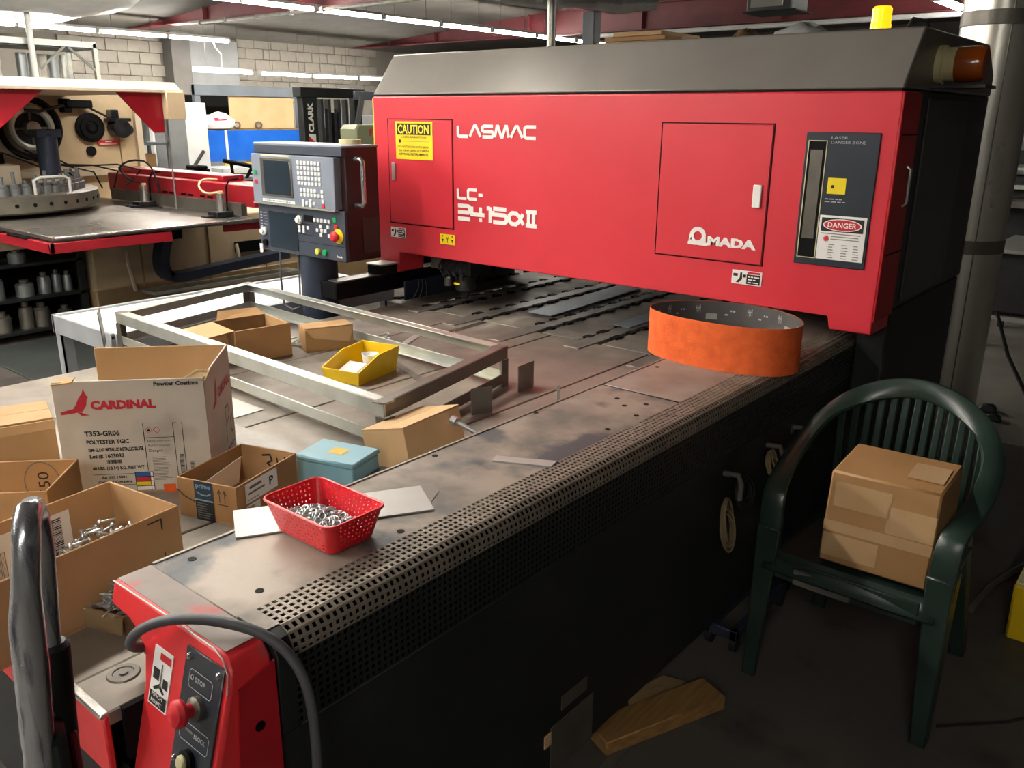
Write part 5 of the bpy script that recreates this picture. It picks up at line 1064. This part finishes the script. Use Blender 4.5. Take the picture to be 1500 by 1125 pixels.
WK = thing('dark_workbench', 'dark cluttered workbench behind the red press carriage', 'bench', (5.9, 9.6, 0))
part(WK, 'top', B().box(5.2, 9.3, .80, 6.5, 9.9, .86), 'dark_panel', True, .005); part(WK, 'cabinet', B().box(5.25, 9.35, .1, 6.45, 9.85, .80), 'grey_paint', True, .005); part(WK, 'vise', B().box(5.5, 9.4, .86, 5.75, 9.6, 1.0).box(5.55, 9.36, 1.0, 5.7, 9.6, 1.04), 'soft_black', True, .01)
part(WK, 'crank_bar', B().tube([(5.6, 9.5, 1.02), (5.75, 9.5, 1.2)], .02, 6), 'dark_panel', True); part(WK, 'tube_rack', B().tube([(6.0, 9.5, 1.08), (6.3, 9.5, 1.02), (6.6, 9.5, .95)], .025, 6).tube([(6.1, 9.5, 1.06), (6.12, 9.5, .86)], .02, 6).tube([(6.4, 9.5, 1.0), (6.3, 9.5, .86)], .02, 6), 'soft_black', True)
# storage rack with blue tarp, cardboard and sheets
RK = thing('storage_rack', 'grey steel storage rack with a blue tarp front behind the console', 'rack', (8.15, 12.4, 0))
for x in (7.2, 9.02): part(RK, 'upright', B().box(x, 12, 0, x+.09, 12.08, 2.03), 'steel_blue', True, .004); part(RK, 'upright', B().box(x, 12.8, 0, x+.09, 12.88, 2.03), 'steel_blue', True, .004)
part(RK, 'top_beam', B().box(7.2, 11.99, 1.88, 9.11, 12.07, 2.03), 'steel_blue', True, .005); part(RK, 'shelf_board', B().box(7.25, 12.0, 1.36, 9.05, 12.85, 1.41), 'card_old', True)
part(RK, 'back_panel', B().box(7.25, 12.7, 1.41, 9.05, 12.74, 1.9), 'soft_black', True)
part(RK, 'blue_tarp', B().box(7.33, 11.97, .93, 9.05, 11.99, 1.38), 'tarp_blue', True); part(RK, 'tarp_fold', B().box(7.62, 11.96, .90, 7.66, 11.975, 1.38), 'plastic_film', True)
single('cardboard_sheet', 'large upright cardboard sheet on the storage rack', 'cardboard', B().box(7.78, 12.02, 1.415, 8.95, 12.05, 1.95), 'card_light', .003)
b = B(); mm = basis((7.78, 12.018, 1.415), (1, 0, 0), (0, 0, 1)); rect(b, .56, .25, .585, .36, mm)
for k in range(6): flat(b, circ(.62+.05*k, .495, .012, n=8), mm)
WB = thing('white_bag', 'crumpled white plastic bag with red print on the rack shelf', 'bag', (7.55, 12.1, 1.41))
b = B().lathe([(0, 0), (.30, .0), (.36, .06), (.34, .14), (.22, .20), (.08, .22), (0, .215)], n=20); b.v = [(v[0], v[1]*.5, v[2]*(1+.12*math.sin(5*v[0]*3))) for v in b.v]; part(WB, 'sack', b, 'bag')
bp_ = B(); bp_.sheet([(-.10, -.176, .11), (.10, -.176, .12), (.10, -.15, .155), (-.10, -.15, .15)], .004); part(WB, 'red_print', bp_, 'ink_red')
for x in (7.86, 8.25): single('spring_clamp', {7.86: 'dark clamp on the rack shelf edge beside the white bag', 8.25: 'dark clamp on the rack shelf edge before the cardboard'}[x], 'clamp', B().torus((x, 11.99, 1.46), (.4, 1, 0), .045, .014, 14, 6), 'galv_dark', 0, 'clamps on the rack shelf')
single('yellow_board', 'flat yellow board lying under the blue tarp', 'board', B().box(7.55, 11.91, .86, 9.0, 11.96, .90), 'yellow_sheet')
single('foam_sheet', 'thick white sheet stacked on the wooden pallet behind the console', 'sheet', B().hexa([(7.05, 11.2, .80), (9.0, 11.2, .78), (9.0, 11.9, .78), (7.05, 11.9, .80), (7.05, 11.2, .875), (9.0, 11.2, .86), (9.0, 11.9, .86), (7.05, 11.9, .875)]), 'white_paint', .004)
PL = thing('wood_pallet', 'wooden pallet stack under the white sheet behind the console', 'pallet', (8.0, 11.55, .0))
for z in (.74, .60, .46, .30, .14):
    for k in range(5): part(PL, 'deck_board', B().box(7.25, 11.2+.15*k, z, 8.95, 11.3+.15*k, z+.022), 'wood_pallet', True)
    for x in (7.28, 7.75, 8.15, 8.55, 8.85): part(PL, 'stringer', B().box(x, 11.2, z-.10, x+.08, 11.9, z), 'wood_pallet', True)
for x in (7.3, 8.1, 8.85): part(PL, 'foot', B().box(x, 11.2, 0, x+.09, 11.9, .05), 'wood_pallet', True)
SK = thing('sheet_table', 'low grey sheet metal table between the press and the rack', 'table', (6.4, 10.4, 0)); part(SK, 'top', B().box(5.8, 10.0, .78, 7.05, 10.8, .82), 'grey_paint', True, .004); part(SK, 'cabinet', B().box(5.9, 10.1, 0, 6.95, 10.7, .78), 'grey_paint', True)
# forklift mast
FK = thing('forklift', 'black forklift mast with white lettering on its upright beside the storage rack', 'forklift', (7.7, 9.75, 0))
def fp(n, b, m, par=None, **k):
    b.v = [(v[0]*.86364, v[1]*.86364, v[2] if v[2] < 1 else 1+(v[2]-1)*.93) for v in b.v]; return part(par or FK, n, b, m, True, **k)
fp('mast_upright', B().box(8.35, 10.98, .1, 8.62, 11.12, 1.93), 'machine_black', bevel=.006); fp('mast_upright', B().box(9.35, 10.98, .1, 9.5, 11.12, 1.93), 'machine_black', bevel=.006)
fp('top_beam', B().box(8.30, 10.95, 1.90, 9.55, 11.15, 2.03), 'machine_black', bevel=.006); fp('top_guard', B().box(9.3, 10.9, 1.88, 10.2, 11.0, 2.0), 'steel_blue', bevel=.005)
for x in (8.72, 8.86, 9.05, 9.2): fp('mast_channel', B().box(x, 11.02, .1, x+.05, 11.12, 1.88), 'dark_panel')
for x in (8.79, 8.97): fp('lift_chain', B().box(x, 11.0, .3, x+.035, 11.03, 1.75), 'chrome_dull')
fp('lift_cylinder', B().cyl((9.0, 11.08, .1), (9.0, 11.08, 1.7), .05, n=14), 'soft_black'); fp('guard_leg', B().sheet([(9.05, 10.88, .9), (9.13, 10.88, .9), (9.47, 10.9, 1.92), (9.38, 10.9, 1.92)], .04), 'grey_paint')
fp('carriage', B().box(8.35, 10.85, .15, 9.5, 10.95, .5), 'machine_black', bevel=.01); fp('fork', B().box(8.5, 10.1, .05, 8.62, 10.9, .09), 'galv_dark'); fp('fork', B().box(9.2, 10.1, .05, 9.32, 10.9, .09), 'galv_dark'); fp('body', B().box(8.3, 11.3, .2, 9.6, 11.9, 1.1), 'machine_black', bevel=.03)
for x in (8.3, 9.45): 
    for y in (11.6,): fp('wheel', B().cyl((x, y, .28), (x+.18, y, .28), .28, n=22), 'rubber')
text(FK, 'lettering', 'CLARK', basis((7.367, 9.479, 1.40), (0, 0, 1), (-1, 0, 0)), .37, .088, 'letter_white', True, .05, .002)
fp('red_decal', B().sheet([(8.43, 10.977, 1.18), (8.53, 10.977, 1.16), (8.53, 10.977, 1.30), (8.43, 10.977, 1.38)], .002), 'ink_red'); fp('white_decal', B().sheet([(8.43, 10.9775, 1.15), (8.56, 10.9775, 1.13), (8.56, 10.9775, 1.40), (8.43, 10.9775, 1.41)], .001), 'letter_white')
GM = thing('green_machine', 'olive green machine cover behind the operator console', 'machine', (7.2, 8.2, 0))
part(GM, 'cover', B().prism([(6.94, 0), (6.94, 1.46), (6.99, 1.51), (7.7, 1.51), (7.7, 0)], 'y', 8.15, 8.45), 'olive', True, .02); text(GM, 'lettering', 'F', basis((7.15, 8.149, 1.38), (1, 0, 0), (0, 0, 1)), .06, .08, 'ink_red', True, .02, .002)
DB = thing('shelf_boxes', 'dark grey crates on a rack right of the forklift mast', 'crates', (9.9, 11.6, 0))
part(DB, 'crate', B().box(9.45, 11.5, 1.42, 9.75, 11.9, 1.63), 'steel_blue', True, .01); part(DB, 'crate', B().box(9.78, 11.5, 1.42, 10.2, 11.9, 1.62), 'grey_paint', True, .01); part(DB, 'stand', B().box(9.42, 11.45, 0, 10.3, 11.95, 1.42), 'dark_panel', True)
single('wall_locker', 'pale upright locker against the block wall behind the forklift', 'locker', B().box(10.2, 12.6, 0, 11.6, 13.1, 1.95).box(10.5, 12.58, 1.5, 10.9, 12.6, 1.6), 'block', .01)
MR = thing('pipe_rack', 'high metal storage rack holding pipes behind the press hood', 'rack', (5.6, 13.2, 0))
part(MR, 'top_frame', B().box(3.4, 12.95, 2.50, 6.3, 13.0, 2.58).box(3.4, 13.8, 2.5, 6.3, 13.85, 2.58), 'galv', True); part(MR, 'shelf_board', B().box(3.4, 13.0, 2.48, 6.3, 13.8, 2.5), 'dark_panel', True)
for x in (3.4, 4.6, 6.25): part(MR, 'post', B().box(x, 12.95, 0, x+.06, 13.01, 2.56), 'galv', True); part(MR, 'post', B().box(x, 13.8, 0, x+.06, 13.86, 2.56), 'galv', True)
for x0, x1 in ((4.66, 5.0), (5.5, 5.85), (6.25, 5.9)): part(MR, 'brace', B().tube([(x0, 12.96, 2.2), (x1, 12.96, 2.5)], .018, 6), 'galv', True)
for k, x in enumerate((4.95, 5.1, 5.45, 5.6, 5.76, 5.92, 6.08)):
    single('stored_pipe', '%s upright pipe from the left stored in the high rack' % pos[k], 'pipe', B().cyl((x, 13.45+.03*k, 0), (x+.05, 13.5+.03*k, 2.42), .045+.012*(k % 3), n=12), ('galv', 'card_white', 'bucket')[k % 3], 0, 'pipes in the high rack')
# ------------------------------------------------------------------ things seen above the laser hood
single('foil_duct', 'crumpled silver foil duct hanging under the beam above the laser hood', 'duct', (lambda b: b)(B().tube([(9.3, 7.9, 3.16), (9.6, 7.5, 3.12), (10.0, 7.2, 3.14), (10.6, 6.95, 3.12), (11.0, 6.6, 3.16)], [.13, .16, .14, .17, .14], 12)), 'foil')
HT2 = thing('unit_heater', 'grey hanging unit heater under the far roof beam', 'heater', (12, 5.3, 3.0))
part(HT2, 'body', B().box(11.75, 4.98, 3.0, 12.3, 5.62, 3.36), 'grey_paint', True, .02); part(HT2, 'louver', B().box(11.73, 5.1, 3.05, 11.76, 5.55, 3.3), 'white_paint', True); part(HT2, 'tray', B().box(11.7, 4.9, 2.98, 12.3, 5.65, 3.0), 'dark_panel', True)
single('steel_column', 'blue grey steel column behind the laser hood', 'column', B().box(9.3, 6.42, 0, 9.45, 6.6, 2.85), 'steel_blue', .01)
BX = thing('stored_cartons', 'flat brown cartons stacked high behind the laser hood', 'cartons', (9.3, 5.7, 0))
for k in range(4): part(BX, 'carton', B().box(9.0, 5.15+.05*k, 2.36+.05*k, 9.9, 6.3-.12*k, 2.405+.05*k), ('card', 'card_light')[k % 2], True, .004)
part(BX, 'platform', B().box(9.0, 3.3, 2.3, 10.2, 6.3, 2.36), 'dark_panel', True)
for x, y in ((9.0, 3.3), (9.0, 6.22), (10.1, 3.3), (10.1, 6.22)): part(BX, 'post', B().box(x, y, 0, x+.08, y+.08, 2.3), 'dark_panel', True)
single('grey_bundle', 'loose grey sheets lying high behind the laser hood beside the cartons', 'sheets', B().sheet([(9.1, 4.65, 2.362), (9.9, 4.65, 2.362), (9.9, 5.1, 2.41), (9.1, 5.1, 2.45)], .03), 'grey_paint')
def lump(x, y, z, rx, ry, rz, seed):
    rnd = random.Random(seed); b = B().lathe([(0, 0), (.8, 0), (1, .25), (.85, .6), (.5, .9), (.15, 1), (0, 1)], n=16)
    b.v = [(x+v[0]*rx*rnd.uniform(.85, 1.15), y+v[1]*ry*rnd.uniform(.85, 1.15), z+v[2]*rz*(1 if v[2] == 0 else rnd.uniform(.8, 1.15))) for v in b.v]; return b
single('paper_bundle', 'crumpled brown paper bundle lying high behind the laser hood', 'bundle', lump(9.3, 4.42, 2.362, .2, .2, .17, 1), 'card_old')
single('plastic_bundle', 'crumpled pale plastic bundle lying high behind the laser hood near the beacon', 'bundle', lump(9.3, 3.78, 2.362, .25, .32, .2, 2), 'plastic_film')
# ------------------------------------------------------------------ right background
RB = thing('plate_bench', 'dark machine bench with a pale plate top behind the duct pipe', 'bench', (7.3, 1.0, 0))
part(RB, 'top', B().box(6.9, .3, .72, 7.9, 1.30, .745), 'sheet_grey', True, .004); part(RB, 'cabinet', B().box(7.0, .98, .28, 7.9, 1.34, .72), 'dark_panel', True, .01); part(RB, 'lower_tray', B().box(7.0, .4, .22, 7.9, 1.3, .25), 'sheet_grey', True)
for x, y in ((7.02, 1.24), (7.02, .4), (7.8, 1.24), (7.8, .4)): part(RB, 'leg', B().box(x, y, .06, x+.07, y+.07, .72), 'beam', True); part(RB, 'caster', B().cyl((x+.035, y+.015, .035), (x+.035, y+.055, .035), .035, n=14), 'rubber', True)
BM = thing('press_brake', 'large dark machine at the right edge of the picture', 'machine', (9.8, 1.4, 0))
part(BM, 'frame', B().box(9.6, .3, 0, 10.6, 2.4, 2.2), 'machine_black', True, .02); part(BM, 'roller', B().cyl((9.5, .4, 1.18), (9.5, 2.0, 1.18), .05, n=16), 'galv', True); part(BM, 'table', B().box(9.0, .4, .86, 9.6, 2.0, .92), 'plate_dark', True, .004); part(BM, 'panel', B().box(9.55, .6, 1.35, 9.6, 2.2, 1.7), 'grey_paint', True, .004)
part(BM, 'rail', B().box(9.4, .4, 1.0, 9.6, 2.0, 1.04), 'galv', True)
for k in range(5): part(BM, 'indicator', B().box(9.545, .9+.09*k, 1.06, 9.555, .94+.09*k, 1.10), 'letter_white', True)
single('leaning_bar', 'thin dark bar leaning from the bench to the floor at right', 'bar', B().tube([(6.85, 1.15, .31), (6.3, .95, .14), (5.85, .74, .01)], .012, 6), 'soft_black')
for i, (x, y, s_) in enumerate(((5.15, .92, .07), (5.25, .8, .05), (5.4, .86, .06))):
    single('floor_rubble', ('dark rubble lump against the duct base', 'small dark rubble lump right of the duct base', 'dark rubble lump farther behind the duct base')[i], 'rubble', B().hexa([(x-s_, y-s_, .004), (x+s_, y-s_*.7, .004), (x+s_*.8, y+s_, .004), (x-s_*.7, y+s_*.9, .004), (x-s_*.6, y-s_*.5, s_), (x+s_*.5, y-s_*.4, s_*.8), (x+s_*.4, y+s_*.5, s_*.7), (x-s_*.4, y+s_*.6, s_*.9)]), 'machine_black', .01)
